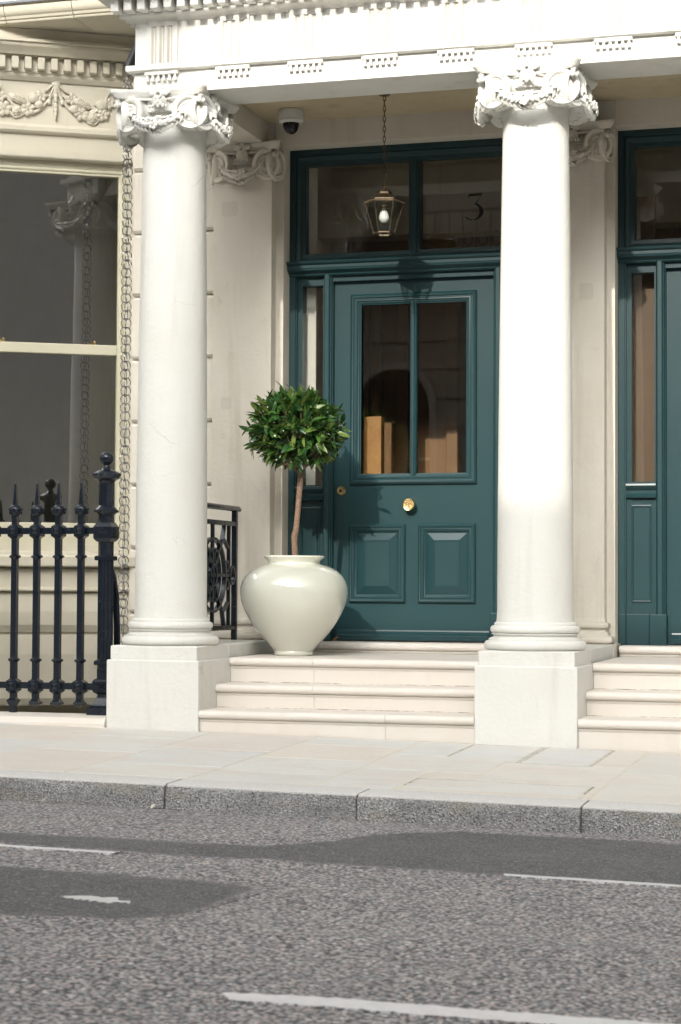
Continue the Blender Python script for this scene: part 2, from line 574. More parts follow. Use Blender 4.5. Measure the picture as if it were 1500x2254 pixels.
# kerb stones
kerb = thing('kerb', None, None, kind='structure')
kx = [-6.2, -5., -3.75, -2.42, -1.04, -.24, .64, 1.9, 3.2, 4.5, 6.0]
for a, b in zip(kx[:-1], kx[1:]):
    m = MB()
    a += .0022; b -= .0022
    j = rnd.uniform(-.003, .003)
    pts = [(KY + .21, .0040), (KY + .03, .0006), (KY + .012, -.008), (KY + .004 + j, -.022), (KY + j, -.06), (KY + j, -.32), (KY + .21, -.32)]
    n = len(pts)
    vs = [(x, y, gz(x, -2.05) + dz) for x in (a, b) for y, dz in pts]
    fs = [(i, (i + 1) % n, n + (i + 1) % n, n + i) for i in range(n)] + [tuple(range(n)), tuple(range(2 * n - 1, n - 1, -1))]
    o = len(m.v)
    m.add(vs, fs)
    m.mi = [0, 0, 1, 1, 1, 1, 1, 1, 1]
    m.build('kerb_stone', ['kerb_top', 'kerb_face'], kerb, 50, .004)
m = MB()
for a, b in zip(kx[:-1], kx[1:]):
    m.add([(a, KY + .015, gz(a, -2.05) - .006), (b, KY + .015, gz(b, -2.05) - .006), (b, KY + .2, gz(b, -2.05) - .006), (a, KY + .2, gz(a, -2.05) - .006),
           (a, KY + .015, gz(a, -2.05) - .4), (b, KY + .015, gz(b, -2.05) - .4)], [(0, 1, 2, 3), (4, 5, 1, 0)])
m.build('joint_mortar', 'grime', kerb, 0)

# pavement: bed of mortar and single slabs
pav = thing('pavement', None, None, kind='structure')
m = MB()
X0, X1 = -6.2, 6.0
m.add([(X0, -1.850, gz(X0, -1.845) - .001), (X1, -1.850, gz(X1, -1.845) - .001), (X1, .02, gz(X1, .02) - .002), (X0, .02, gz(X0, .02) - .002)], [(0, 1, 2, 3)])
m.build('mortar_bed', 'mortar', pav, 0)
def slab(x0, x1, y0, y1, name='paving_slab', mat='slab', g=.006, dz=0.0, skew=.016):
    m = MB()
    s0, s1 = rnd.uniform(-skew, skew) * .4, rnd.uniform(-skew, skew) * .4
    t = rnd.uniform(-.0015, .0015)
    tp = [(x0 + g, y0 + g), (x1 - g, y0 + g), (x1 - g + s1, y1 - g), (x0 + g + s0, y1 - g)]
    vs = [(x, y, gz(x, y) + dz + t * (i % 2)) for i, (x, y) in enumerate(tp)] + [(x, y, gz(x, y) - .05) for x, y in tp]
    m.add(vs, [(0, 1, 2, 3), (4, 5, 1, 0), (5, 6, 2, 1), (6, 7, 3, 2), (7, 4, 0, 3)])
    return m.build(name, mat, pav, 0, .002, 1)
cols = [(-6.2, -5.65, [-.5, -1.2]), (-5.65, -5.1, [-.8, -1.35]), (-5.1, -4.5, [-.4, -1.1]), (-4.5, -3.9, [-.7]), (-3.9, -3.3, [-.5, -1.15]), (-3.3, -2.68, [-.9]), (-2.68, -2.105, [-.69, -1.31]), (-2.105, -1.57, [-.37, -1.03]), (-1.57, -1.02, [-.745, -1.41]),
        (-1.02, -.478, [-.325, -.94, -1.5]), (.635, 1.24, [-.95]), (1.24, 1.9, [-.5, -1.2]), (1.9, 2.6, [-.8]), (2.6, 3.3, [-.5, -1.2]), (3.3, 4., [-.7]), (4., 4.7, [-.4, -1.3]), (4.7, 5.4, [-.8]), (5.4, 6., [-.5, -1.2])]
for x0, x1, cuts in cols:
    ys = [-1.840] + sorted(cuts) + [.0]
    for a, b in zip(ys[:-1], ys[1:]): slab(x0, x1, a, b)
for r in ((-.478, -.225, -.58, .0), (.475, .635, -.72, .0), (-.478, .08, -1.18, -.58), (.08, .635, -1.425, -.72), (-.478, -.15, -1.840, -1.18), (-.15, .08, -1.425, -1.18), (.6, .635, -1.840, -1.425), (-.15, .6, -1.840, -1.785)):
    slab(*r, skew=0)
for r in ((-.222, .132, -.70, -.0), (.138, .472, -.71, -.0), (-.147, .597, -1.78, -1.432)):
    x0, x1, y0, y1 = r
    slab(x0 + .014, x1 - .014, y0 + .012, y1 - .012, 'inspection_cover', 'slab', .003, 0, 0)
    fm = MB()
    for (a, b, c, d) in ((x0, x1, y0, y0 + .009), (x0, x1, y1 - .009, y1), (x0, x0 + .009, y0 + .01, y1 - .01), (x1 - .009, x1, y0 + .01, y1 - .01)):
        vs = [(x, y, gz(x, y) + z) for z in (-.03, -.001) for x, y in ((a, c), (b, c), (b, d), (a, d))]
        fm.add(vs, [(4, 5, 6, 7), (0, 1, 5, 4), (1, 2, 6, 5), (2, 3, 7, 6), (3, 0, 4, 7)])
    fm.build('cover_frame', 'steel', pav, 0)

# ------------------------------------------------------------------ portico
port = thing('portico', 'white stucco columned portico with fluted frieze blocks spanning two teal doors', 'portico', (0, 0, 0))

def capital_mesh(name, mat, swags=(0, 1, 2, 3)):
    m = MB()
    ab = []
    for k in range(4):
        q = Matrix.Rotation(k * math.pi / 2, 3, 'Z')
        for i in range(9):
            t = -1 + i / 4
            ab.append(q @ Vector((t * .252, -(.218 + .058 * t * t), 0)))
    n = len(ab)
    lay = [(1.0, 0), (1.0, -.010), (.985, -.020), (.955, -.027), (.95, -.034), (.925, -.040), (.91, -.046)]
    vs = [(p.x * s, p.y * s, z) for s, z in lay for p in ab]
    fs = [(i * n + k, i * n + (k + 1) % n, (i + 1) * n + (k + 1) % n, (i + 1) * n + k) for i in range(len(lay) - 1) for k in range(n)]
    fs += [tuple(range(n)), tuple(reversed(range((len(lay) - 1) * n, len(lay) * n)))]
    m.add(vs, fs)
    m.lathe([(.163, -.245), (.165, -.225), (.167, -.214), (.168, -.18), (.185, -.15), (.208, -.115), (.214, -.095), (.2, -.07), (.19, -.04)], 40)
    rg = random.Random(3)
    for k in range(4):
        Q = Matrix.Rotation(k * math.pi / 2, 4, 'Z')
        for s in (-1, 1):
            # one scroll: a drum turned outwards with a spiral ridge on its face and a beaded rim
            V = Q @ Matrix.Translation((s * .168, -.222, -.130)) @ Matrix.Rotation(s * R(24), 4, 'Z') @ Matrix.Rotation(R(90), 4, 'X') @ Matrix.Scale(1.1, 4)
            # local: x right, y up, z towards the viewer
            m.lathe([(.062, -.10), (.074, -.085), (.079, -.06), (.076, -.045), (.076, -.03), (.084, -.014), (.0865, -.004), (.0865, .006), (.083, .012), (.066, .013), (.061, .010), (.058, .0), (.052, -.002), (.050, .006), (.045, .009), (.030, .008), (.0, .008)], 32, T=V, caps=False)
            path, rr = [], []
            for i in range(40):
                t = i / 39
                a = R(100) - s * (t * 2 * math.pi * 1.35)
                rad = .080 * (1 - t) + .026 * t
                path.append((rad * math.cos(a), rad * math.sin(a), .0115 - .004 * t))
                rr.append(.0058 * (1 - t) + .0045 * t)
            m.tube(path, rr, 6, T=V)
            for i in range(6):
                a = i * math.pi / 3
                m.ell((.015 * math.cos(a) * 1.5, .015 * math.sin(a) * 1.5, .009), (.012, .009, .005), Matrix.Rotation(a, 3, 'Z'), 6, 4, T=V)
            m.ell((0, 0, .011), (.011, .011, .010), None, 8, 5, T=V)
            for i in range(11):
                a = R(90) + s * R(-20 - i * 20)
                m.ell((.0785 * math.cos(a), .0785 * math.sin(a), -.037), (.0055, .0055, .008), None, 5, 4, T=V)
            # ridge that carries the scroll back to the middle under the abacus
            m.tube([Q @ Vector((s * x, y, z)) for x, y, z in ((.155, -.225, -.052), (.11, -.222, -.053), (.06, -.216, -.056), (.02, -.214, -.058))], [.0075] * 4, 6)
            # leaf at the abacus corner
            for dx, dz, r_ in ((0, 0, .019), (.012, -.017, .013), (-.012, -.014, .012)):
                m.ell(Q @ Vector((s * (.232 + dx), -.232 + dx * .3, -.062 + dz)), (r_, r_, r_ * 1.1), None, 8, 6)
        # eggs
        for x in (-.085, -.03, .03, .085):
            m.ell(Q @ Vector((x, -.205 + abs(x) * .3, -.088)), (.021, .02, .027), Q.to_3x3(), 8, 6)
        m.tube([Q @ Vector((x, -.212 + abs(x) * .1, -.118)) for x in (-.1, -.05, 0, .05, .1)], [.006] * 5, 6)
        # flower on the abacus
        C = Vector((0, -.236, -.036))
        for i in range(5):
            a = R(90) + i * 2 * math.pi / 5
            d = Vector((math.cos(a), 0, math.sin(a)))
            q = Matrix.Rotation(-a, 3, 'Y') @ Matrix.Rotation(R(18), 3, 'Z')
            m.ell(Q @ (C + d * .034), (.03, .008, .019), Q.to_3x3() @ q, 8, 6)
        m.tube([Q @ (C + Vector((.017 * math.cos(t), -.012, .017 * math.sin(t) - .004))) for t in [i * math.pi / 5 for i in range(10)]], .006, 6, True)
        for i, (x, z, r_) in enumerate(((0, -.02, .011), (0, -.038, .012), (-.014, -.05, .010), (.014, -.05, .010), (0, -.062, .010), (-.028, -.062, .009), (.028, -.062, .009), (-.045, -.064, .008), (.045, -.064, .008))):
            m.ell(Q @ (C + Vector((x, -.012, z))), (r_, r_ * .9, r_ * 1.25), Q.to_3x3(), 6, 5)
        # swag from eye to eye
        if k not in swags: continue
        pth = []
        for i in range(17):
            t = -1 + i / 8
            pth.append(Vector((t * .150, -.246 - .026 * (1 - t * t), -.128 - .078 * (1 - t * t) ** .75)))
        m.tube([Q @ p for p in pth], [.013 + .016 * (1 - (abs(i - 8) / 8) ** 1.5) for i in range(17)], 8)
        for i in range(0, 17):
            p = pth[i]
            tan = (pth[min(16, i + 1)] - pth[max(0, i - 1)]).normalized()
            if i > 8: tan = -tan
            w_ = 1 - abs(i - 8) / 8
            for j in range(3):
                if 5 < i < 11 and j == 1: continue
                an = R((62, -6, -74)[j] + rg.uniform(-10, 10))
                nrm = Vector((0, -1, 0))
                bi = tan.cross(nrm)
                if bi.z < 0: bi = -bi
                out = (bi * math.sin(an) + nrm * math.cos(an)).normalized()
                c_ = p + out * (.013 + .018 * w_)
                dirv = (tan * .85 + out * .42).normalized()
                sd = dirv.cross(out).normalized()
                up = sd.cross(dirv).normalized()
                L_, W_ = .050 + .012 * w_, .015 + .005 * w_
                # pointed leaf with a raised midrib
                pts = [c_ - dirv * .012, c_ + dirv * L_ * .35 + sd * W_, c_ + dirv * L_ * .8, c_ + dirv * L_ * .35 - sd * W_, c_ + dirv * L_ * .35 + up * .009, c_ + dirv * L_ * .35 - up * .008]
                m.add([Q @ v for v in pts], [(0, 1, 4), (1, 2, 4), (2, 3, 4), (3, 0, 4), (1, 0, 5), (2, 1, 5), (3, 2, 5), (0, 3, 5)])
        for x, z in ((-.03, -.190), (.024, -.186), (-.002, -.214)):
            c_ = Vector((x, -.311 + abs(x) * .25, z))
            for i in range(5):
                a = i * 2 * math.pi / 5 + x * 30
                m.ell(Q @ (c_ + Vector((.0145 * math.cos(a), 0, .0145 * math.sin(a)))), (.011, .006, .011), Q.to_3x3(), 6, 4)
            m.ell(Q @ (c_ + Vector((0, -.004, 0))), (.005, .005, .005), None, 6, 4)
    return m.mesh(name, mat, 50)

cap_me = capital_mesh('capital', 'stucco')
cap_old = capital_mesh('capital', 'stucco_old', (0,))

def column(x, first=None):
    m = MB()
    prof = [(.196, .575), (.192, .60), (.190, .64)]
    for i in range(1, 13):
        t = i / 12
        prof.append((.190 - .024 * t ** 1.6, .64 + (3.105 - .64) * t))
    prof += [(.163, 3.115), (.163, 3.14)]
    m.lathe(prof, 64, (x, YC, 0))
    col = m.build('column', 'stucco', port, 60)
    m = MB()
    e = .0149
    m.box(x - .2546, x + .2546, 0, .51, -.25, ZB - .003)
    m.box(x - .2546 + e, x + .2546 - e, e, .51 - e, ZB - .02, ZT)
    m.build('pedestal', 'stucco', col, 30, .007, 3)
    m = MB()
    def tor(zc, R0, r, k=8, a0=-90, a1=90):
        return [(R0 + r * math.cos(R(a0 + (a1 - a0) * i / k)), zc + r * math.sin(R(a0 + (a1 - a0) * i / k))) for i in range(k + 1)]
    pr = [(.2, ZT)] + tor(.4665, .2335, .0235) + [(.233, .491), (.233, .499)] + [(.215, .506), (.207, .513), (.210, .519)] + [(.218, .521), (.218, .526)] + tor(.5455, .205, .0195) + [(.205, .567), (.205, .575), (.197, .582)]
    m.lathe(pr, 64, (x, YC, 0))
    m.build('base', 'stucco', col, 60)
    obj('capital', cap_me, col, 0, 2, (x, YC, ZA))
    return col
for x in (XL, XR, XR + BAY): column(x)

XA0, XA1 = -2.106, 3.95                        # run of the entablature
YA = .138
m = MB()
m.box(XA0, XA1, YA, .47, ZA, 3.474)
m.build('architrave', 'stucco', port, 0, .005)
m = MB()
m.rect_sweep([(0, 3.472), (.026, 3.474), (.034, 3.478), (.034, 3.504), (.03, 3.508), (0, 3.51)], XA0, XA1, YA, 1.6, False)
m.build('taenia', 'stucco', port, 30)
m = MB()
m.box(XA0 + .004, XA1, YA + .004, 1.6, 3.5085, 3.80)
m.build('frieze', 'stucco', port, 0, .004)
m = MB()
for x in (XL, XR, XR + BAY): pass
tri = MB()
prof = []
W = .174
for gx_ in (.0, .0375, .087, .1365):
    pass
# triglyph outline in plan: three sunk channels
pl = [(0, .0)]
for c_ in (.042, .087, .132):
    pl += [(c_ - .017, -.014), (c_ - .014, -.014), (c_ - .004, -.0015), (c_ + .004, -.0015), (c_ + .014, -.014), (c_ + .017, -.014)]
pl = [(0, .002), (0, -.014)] + [p for p in pl[1:]] + [(W, -.014), (W, .002)]
tri.ex(pl, 3.5095, 3.715, 'z')
tri.box(0, W, -.0145, .002, 3.7145, 3.742)
M['grimeshade'] = stucco('grime_shade_stucco', (.56, .51, .42), (.66, .62, .53), (.42, .37, .29), .35, .7, .6, .6)  # grime plus painted shade on the channel sides, so their relief shows in sun
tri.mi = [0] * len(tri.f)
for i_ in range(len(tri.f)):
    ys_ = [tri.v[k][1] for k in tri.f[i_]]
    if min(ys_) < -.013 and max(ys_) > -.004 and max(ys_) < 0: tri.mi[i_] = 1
tri_me = tri.mesh('triglyph', ['stucco', 'grimeshade'], 0)
reg = MB().box(0, .19, -.022, .002, 3.452, 3.4735)
reg_me = reg.mesh('regula', 'stucco', 0)
gut_me = MB().lathe([(.0075, .0), (.013, -.028), (.0125, -.033)], 4, rot=R(45)).mesh('gutta', 'stucco', 0)
for i in range(-0, 15):
    x = -2.031 + i * .3985
    if x > 3.7: break
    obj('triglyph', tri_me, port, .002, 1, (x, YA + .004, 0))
    g = obj('regula', reg_me, port, .002, 1, (x - .008, YA, 0))
    for k in range(6):
        obj('gutta', gut_me, g, 0, 1, (.017 + k * .0312, -.013, 3.4525))
m = MB()
m.rect_sweep([(0, 3.738), (.010, 3.742), (.014, 3.748), (.03, 3.757), (.052, 3.762), (.058, 3.768), (.058, 3.782), (.07, 3.786), (.07, 3.86)], XA0, XA1, YA, 1.6)
m.build('bed_moulding', 'stucco', port, 30)
den_me = MB().box(0, .044, -.07, .0, 3.772, 3.858).mesh('dentil', 'stucco', 0)
for i in range(80):
    x = -2.186 + i * .0745
    if x > XA1: break
    obj('dentil', den_me, port, .003, 1, (x, YA - .068, 0))
den2_me = MB().box(-.016, .0, 0, .044, 3.772, 3.858).mesh('dentil', 'stucco', 0)
for i in range(14):
    obj('dentil', den2_me, port, .003, 1, (XA0 - .066, YA - .02 + i * .0745, 0))
m = MB()
m.rect_sweep([(.06, 3.857), (.15, 3.859), (.235, 3.865), (.24, 3.87), (.24, 3.93), (.26, 3.95), (.30, 4.0), (.30, 4.03), (0, 4.06)], XA0 + .05, XA1, YA, 1.6)
m.build('cornice', 'stucco', port, 30)
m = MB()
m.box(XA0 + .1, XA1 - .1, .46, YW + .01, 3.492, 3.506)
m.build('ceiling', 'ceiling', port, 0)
for x in (XL, XR, XR + BAY):
    MB().box(x - .125, x + .125, .465, YW + .01, ZA + .001, 3.4925).build('cross_beam', 'stucco_old', port, 0, .004)
    m = MB()
    m.box(x - .24, x + .24, .505, 1.40, ZB - .3, ZT - .001)
    m.build('plinth_wall', 'stucco', port, 0, .006)

# ------------------------------------------------------------------ townhouse front
house = thing('townhouse', 'cream rendered house front with two tall teal panelled doors behind the columns', 'house', (0, 1.45, 0))
house.location = (0, 0, 0)
def pilaster(x):
    m = MB()
    m.ex([(x - .182, YP), (x + .182, YP), (x + .182, YW + .02), (x - .182, YW + .02)], .56, 3.16, 'z')
    p = m.build('pilaster', 'stucco_old', house, 0, .004)
    m = MB()
    def tor(zc, o0, r, k=6): return [(o0 + r * math.cos(R(-90 + 180 * i / k)), zc + r * math.sin(R(-90 + 180 * i / k))) for i in range(k + 1)]
    m.rect_sweep([(.0, .36), (.062, .361), (.062, ZT - .001), (.03, ZT)] + tor(.4665, .028, .022) + [(.026, .491), (.026, .499), (.012, .508), (.01, .518), (.016, .524)] + tor(.5455, .006, .019) + [(.004, .568), (.004, .576), (0, .586)], x - .18, x + .18, YP, YW + .05)
    m.build('base', 'stucco_old', p, 40)
    c = obj('capital', cap_old, p, 0, 2, (x, 1.538, ZA))
    c.scale = (.88, .82, 1.0)
    return p
M['filler'] = stucco('grey_filler', (.68, .63, .53), (.64, .59, .49), (.42, .37, .29), .35, .75)
def filler(p, x0, x1, z0, z1):
    w2, h2 = (x1 - x0) / 2, (z1 - z0) / 2
    pts = [(w2 * math.copysign(abs(math.cos(a)) ** .35, math.cos(a)) * rnd.uniform(.95, 1.02), h2 * math.copysign(abs(math.sin(a)) ** .35, math.sin(a)) * rnd.uniform(.95, 1.02)) for a in [i * 2 * math.pi / 28 for i in range(28)]]
    MB().ex([((x0 + x1) / 2 + u, (z0 + z1) / 2 + v) for u, v in pts], YP - .0012, YP + .003, 'y').build('filler_patch', 'filler', p, 0)
pil = [pilaster(x) for x in (XL, XR, XR + BAY)]
filler(pil[0], -2.045, -1.975, 1.79, 1.865)
filler(pil[0], -2.05, -1.95, 2.93, 3.02)
filler(pil[1], .075, .155, 2.36, 2.455)

OX0, OX1 = -1.689, -.193                       # door opening of the first bay
m = MB()
ztop = 3.60
for k in range(2):
    o = k * BAY
    m.box(OX0 + o, OX1 + o, YW, YD + .10, 3.345, ztop)      # lintel
    if k == 0: m.box(OX1, OX0 + BAY, YW, YD + .10, .3, ztop)
m.box(OX1 + BAY, 3.95, YW, YD + .10, .3, ztop)
m.box(-2.66, OX0, YW + .035, YD + .10, -.6, ztop)
m.box(-2.66, 3.95, YW, YD + .6, ztop + .001, 7.5)
m.build('wall', 'stucco_old', house, 0, .004)
# rusticated blocks of the pier by the bay
zj = [.59, .975, 1.352, 1.73, 2.11, 2.49, 2.87, 3.25, 3.598]
zj = [.205] + zj
for a, b in zip(zj[:-1], zj[1:]):
    MB().box(-2.655, OX0 - .055, YW, YW + .05, a + .006, b - .006).build('stone_block', 'stucco_old', house, 0, .014, 1)
MB().box(OX0 - .0545, OX0, YW, YW + .036, .3, 3.599).build('door_reveal', 'stucco_old', house, 0, .003)

def bolection(w_, h_):
    return [(0, 0), (0, h_ * .55), (w_ * .08, h_ * .8), (w_ * .2, h_), (w_ * .34, h_ * .95), (w_ * .38, h_ * .62), (w_ * .52, h_ * .62), (w_ * .56, h_ * .75), (w_ * .66, h_ * .78), (w_ * .72, h_ * .45), (w_ * .84, h_ * .40), (w_ * .88, h_ * .15), (w_, 0)]

def door_assembly(o, numbered):
    # ---- frame: jambs, mullions, cornice, sidelights
    fr = MB()
    yj = YD - .055
    for s in (0, 1):
        def X(x): return (x + o) if s == 0 else (2 * -.941 - x + o)
        def bx(a, b, y0, y1, z0, z1):
            a, b = sorted((X(a), X(b)))
            fr.box(a, b, y0, y1, z0, z1)
        bx(-1.689, -1.652, yj, YD + .06, .43, 2.60)
        bx(-1.652, -1.645, yj + .012, YD + .06, .43, 2.60)
        bx(-1.645, -1.616, yj + .03, YD + .06, .43, 2.60)      # sidelight stiles
        bx(-1.488, -1.478, yj + .03, YD + .06, .43, 2.60)
        bx(-1.616, -1.488, yj + .03, YD + .06, 2.537, 2.60)
        bx(-1.616, -1.488, yj + .03, YD + .06, 1.343, 1.353)
        bx(-1.616, -1.488, yj + .036, YD + .06, .43, 1.267)
        prof = [(yj + .03, 1.258), (yj + .008, 1.262), (yj + .004, 1.272), (yj + .012, 1.28), (yj + .02, 1.286), (yj + .02, 1.303), (yj + .004, 1.316), (yj - .006, 1.33), (yj - .004, 1.34), (yj + .004, 1.345), (yj + .03, 1.347), (YD + .05, 1.345), (YD + .05, 1.258)]
        a, b = sorted((X(-1.6455), X(-1.4775)))
        fr.ex(prof, a, b, 'x')
        # mullion with rounded nose
        mp = [(-1.478, YD + .05), (-1.478, yj + .02), (-1.474, yj + .004), (-1.470, yj - .006), (-1.4655, yj - .01), (-1.444, yj - .01), (-1.439, yj - .006), (-1.436, yj + .006), (-1.431, yj + .008), (-1.427, yj + .02), (-1.4235, yj + .022), (-1.4235, YD + .05)]
        mp = [(X(p[0]), p[1]) for p in mp]
        fr.ex(mp, .43, 2.6, 'z')
    fr.box(-1.4235 + o, -.4585 + o, yj + .02, YD + .05, 2.556, 2.60)
    cp = [(YD + .05, 2.586), (yj - .004, 2.588), (yj - .012, 2.594), (yj - .014, 2.603), (yj - .022, 2.605), (yj - .03, 2.612), (yj - .044, 2.618), (yj - .046, 2.628), (yj - .05, 2.630), (yj - .05, 2.648), (yj - .062, 2.653), (yj - .07, 2.662), (yj - .072, 2.668), (YD + .05, 2.676)]
    fr.ex(cp, -1.690 + o, -.192 + o, 'x')
    f = fr.build('door_frame', 'teal', house, 30)
    for s in (0, 1):
        def X(x): return (x + o) if s == 0 else (2 * -.941 - x + o)
        for a, b, d in ((-1.6895, -1.643, .008), (-1.643, -1.512, .016), (-1.512, -1.416, .022)):
            a, b = sorted((X(a), X(b)))
            MB().box(a + .001, b - .001, yj - d, YD + .04, .4345, .607).build('plinth_block', 'teal', f, 0, .003)
        a, b = sorted((X(-1.617), X(-1.487)))
        MB().box(a, b, YD + .012, YD + .016, 1.35, 2.54).build('sidelight_pane', 'glass', f, 0)
        a, b = sorted((X(-1.619), X(-1.503)))
        m = MB()
        m.frame([(0, 0), (.0, .006), (.006, .008), (.011, .006), (.013, -.004), (.014, -.004)], a, b, .673, 1.222, yj + .036)
        m.add([(a + .014, yj + .031, .687), (b - .014, yj + .031, .687), (b - .014, yj + .031, 1.208), (a + .014, yj + .031, 1.208)], [(0, 1, 2, 3)])
        m.build('sidelight_panel', 'teal', f, 0)
    # ---- door leaf
    d0, d1, dz0, dz1 = -1.4225 + o, -.4595 + o, .437, 2.5555
    L = MB()
    def st(a, b, c, d): L.box(a + o, b + o, YD, YD + .045, c, d)
    L.box(d0, -1.30 + o, YD, YD + .045, dz0, dz1)
    L.box(-.582 + o, d1, YD, YD + .045, dz0, dz1)
    for z0, z1 in ((2.45, dz1), (1.10, 1.38), (dz0, .68)): st(-1.30, -.582, z0, z1)
    st(-1.0, -.89, .68, 1.10)
    dr = L.build('front_door', 'teal', house, 0)
    m = MB()
    m.frame(bolection(.064, .024), -1.322 + o, -.562 + o, 1.353, 2.477, YD)
    m.build('glazing_moulding', 'teal', dr, 20)
    m = MB()
    mp = [(-.960, YD + .03), (-.960, YD - .004), (-.954, YD - .012), (-.948, YD - .010), (-.945, YD - .016), (-.936, YD - .016), (-.933, YD - .010), (-.927, YD - .012), (-.921, YD - .004), (-.921, YD + .03)]
    m.ex([(p[0] + o, p[1]) for p in mp], 1.395, 2.425, 'z')
    m.build('glazing_bar', 'teal', dr, 30)
    for a, b in ((-1.275, -.945), (-.935, -.605)):
        MB().box(a + o, b + o, YD + .018, YD + .022, 1.395, 2.42).build('pane', 'glass', dr, 0)
    for a, b in ((-1.326, -.985), (-.907, -.566)):
        a += o; b += o
        m = MB()
        m.frame(bolection(.05, .022), a, b, .661, 1.121, YD)
        i = .05
        m.frame([(i - .002, -.004), (i, -.004), (i + .044, .014), (i + .046, .016), (i + .050, .016), (i + .052, .013), (i + .056, .013)], a, b, .661, 1.121, YD)
        q = i + .056
        m.add([(a + q, YD - .013, .661 + q), (b - q, YD - .013, .661 + q), (b - q, YD - .013, 1.121 - q), (a + q, YD - .013, 1.121 - q)], [(0, 1, 2, 3)])
        m.build('raised_panel', 'teal', dr, 15)
    wp = [(YD + .002, .441), (YD - .03, .441), (YD - .034, .446), (YD - .034, .454), (YD - .028, .458), (YD - .03, .468), (YD - .024, .478), (YD - .014, .484), (YD - .014, .49), (YD - .006, .494), (YD - .004, .502), (YD + .002, .504)]
    m = MB()
    m.ex(wp, -1.395 + o, -.487 + o, 'x')
    m.build('weather_board', 'teal', dr, 30)
    m = MB()
    T = Matrix.Translation((-.953 + o, YD, 1.233)) @ Matrix.Rotation(R(90), 4, 'X')
    m.lathe([(.022, 0), (.022, .004), (.013, .008), (.012, .034), (.02, .038), (.034, .042), (.037, .048), (.037, .056), (.034, .060), (.029, .0585), (.0, .0575)], 32, T=T)
    rg = random.Random(5)
    for ring, nn in ((.025, 13), (.0165, 9), (.008, 5)):
        for i in range(nn):
            a = 2 * math.pi * i / nn + ring * 40
            m.ell((ring * math.cos(a), ring * math.sin(a), .058 + (.03 - ring) * .14), (.0052, .0034, .0042), Matrix.Rotation(a, 3, 'Z'), 6, 4, T=T)
    m.ell((0, 0, .062), (.004, .006, .006), None, 6, 5, T=T)
    m.build('knob', 'brass', dr, 40)
    m = MB()
    T = Matrix.Translation((-1.378 + o, YD, 1.319)) @ Matrix.Rotation(R(90), 4, 'X')
    m.lathe([(.027, 0), (.027, .003), (.0245, .006), (.013, .007), (.0125, .012), (.0095, .012), (.0095, .0045), (.0, .0045)], 32, T=T)
    if numbered: m.build('lock', 'brass', dr, 30)
    m = MB()
    m.lathe([(.0092, .005), (.0092, .0105), (.006, .0125), (0, .0125)], 20, T=T)
    if numbered: m.build('lock_barrel', 'black', dr, 30)
    # ---- fanlight
    F = MB()
    yf = YD - .03
    F.box(-1.689 + o, -1.655 + o, yf - .03, YD + .06, 2.672, 3.346)
    F.box(-.227 + o, -.193 + o, yf - .03, YD + .06, 2.672, 3.346)
    F.box(-1.655 + o, -.227 + o, yf - .03, YD + .06, 3.312, 3.346)
    F.frame([(0, .018), (.012, .02), (.03, .012), (.034, .004), (.06, .002), (.061, -.05)], -1.655 + o, -.227 + o, 2.664, 3.312, yf)
    F.box(-.965 + o, -.898 + o, yf - .004, YD + .05, 2.674, 3.25)
    F.box(-.948 + o, -.915 + o, yf - .016, yf, 2.69, 3.25)
    F.box(-1.62 + o, -.26 + o, yf - .003, YD + .02, 2.675, 2.697)
    fl = F.build('fanlight', 'teal', house, 0, .002, 1)
    for a, b in ((-1.600, -.955), (-.908, -.28)):
        MB().box(a + o, b + o, YD - .002, YD + .002, 2.69, 3.256).build('pane', 'glass', fl, 0)
    if numbered:
        # flat-topped house number, stroke by stroke: (x px, y px, half width px) read off in its own 250 x 420 box
        k = .1565 / 418.
        def P(x, y): return (-.6365 + (x - 872) * k, 3.0445 - (y - 458) * k)
        m = MB()
        yy = YD - .0042
        def poly(pts): m.add([(P(*p)[0], yy, P(*p)[1]) for p in pts] + [(P(*p)[0], yy + .0012, P(*p)[1]) for p in pts],
                             [tuple(range(len(pts)))] + [(i, len(pts) + i, len(pts) + (i + 1) % len(pts), (i + 1) % len(pts)) for i in range(len(pts))])
        poly([(936, 466), (1155, 458), (1118, 502), (962, 506), (940, 512), (918, 532)])
        poly([(1118, 502), (1155, 458), (1062, 620), (1026, 640)])
        outer = [(1026, 640), (1062, 618), (1105, 640), (1148, 682), (1170, 735), (1165, 785), (1135, 830), (1085, 865), (1030, 880), (970, 880), (920, 862), (888, 838), (872, 812)]
        inner = [(1026, 640), (1052, 642), (1080, 668), (1100, 710), (1108, 750), (1100, 795), (1075, 835), (1045, 858), (1010, 868), (970, 866), (930, 850), (898, 828), (872, 812)]
        for i in range(len(outer) - 1):
            q = [outer[i], outer[i + 1], inner[i + 1], inner[i]]
            q = [p for j, p in enumerate(q) if p not in q[:j]]
            if len(q) > 2: poly(q)
        tag(m.build('house_number', 'numeral', fl, 0), 'black numeral 3 on the fanlight glass')
    # ---- hallway behind the glass
    H = MB()
    hx0, hx1 = -1.86 + o, -.03 + o
    y0, y1 = YD + .11, 5.6
    H.add([(hx0, y0, .43), (hx1, y0, .43), (hx1, y1, .43), (hx0, y1, .43)], [(0, 1, 2, 3)])
    H.add([(hx0, y0, 3.5), (hx1, y0, 3.5), (hx1, y1, 3.5), (hx0, y1, 3.5)], [(3, 2, 1, 0)])
    H.add([(hx0, y0, .43), (hx0, y1, .43), (hx0, y1, 3.5), (hx0, y0, 3.5)], [(0, 1, 2, 3)])
    H.add([(hx1, y0, .43), (hx1, y1, .43), (hx1, y1, 3.5), (hx1, y0, 3.5)], [(3, 2, 1, 0)])
    H.add([(hx0, y1, .43), (hx1, y1, .43), (hx1, y1, 3.5), (hx0, y1, 3.5)], [(0, 1, 2, 3)])
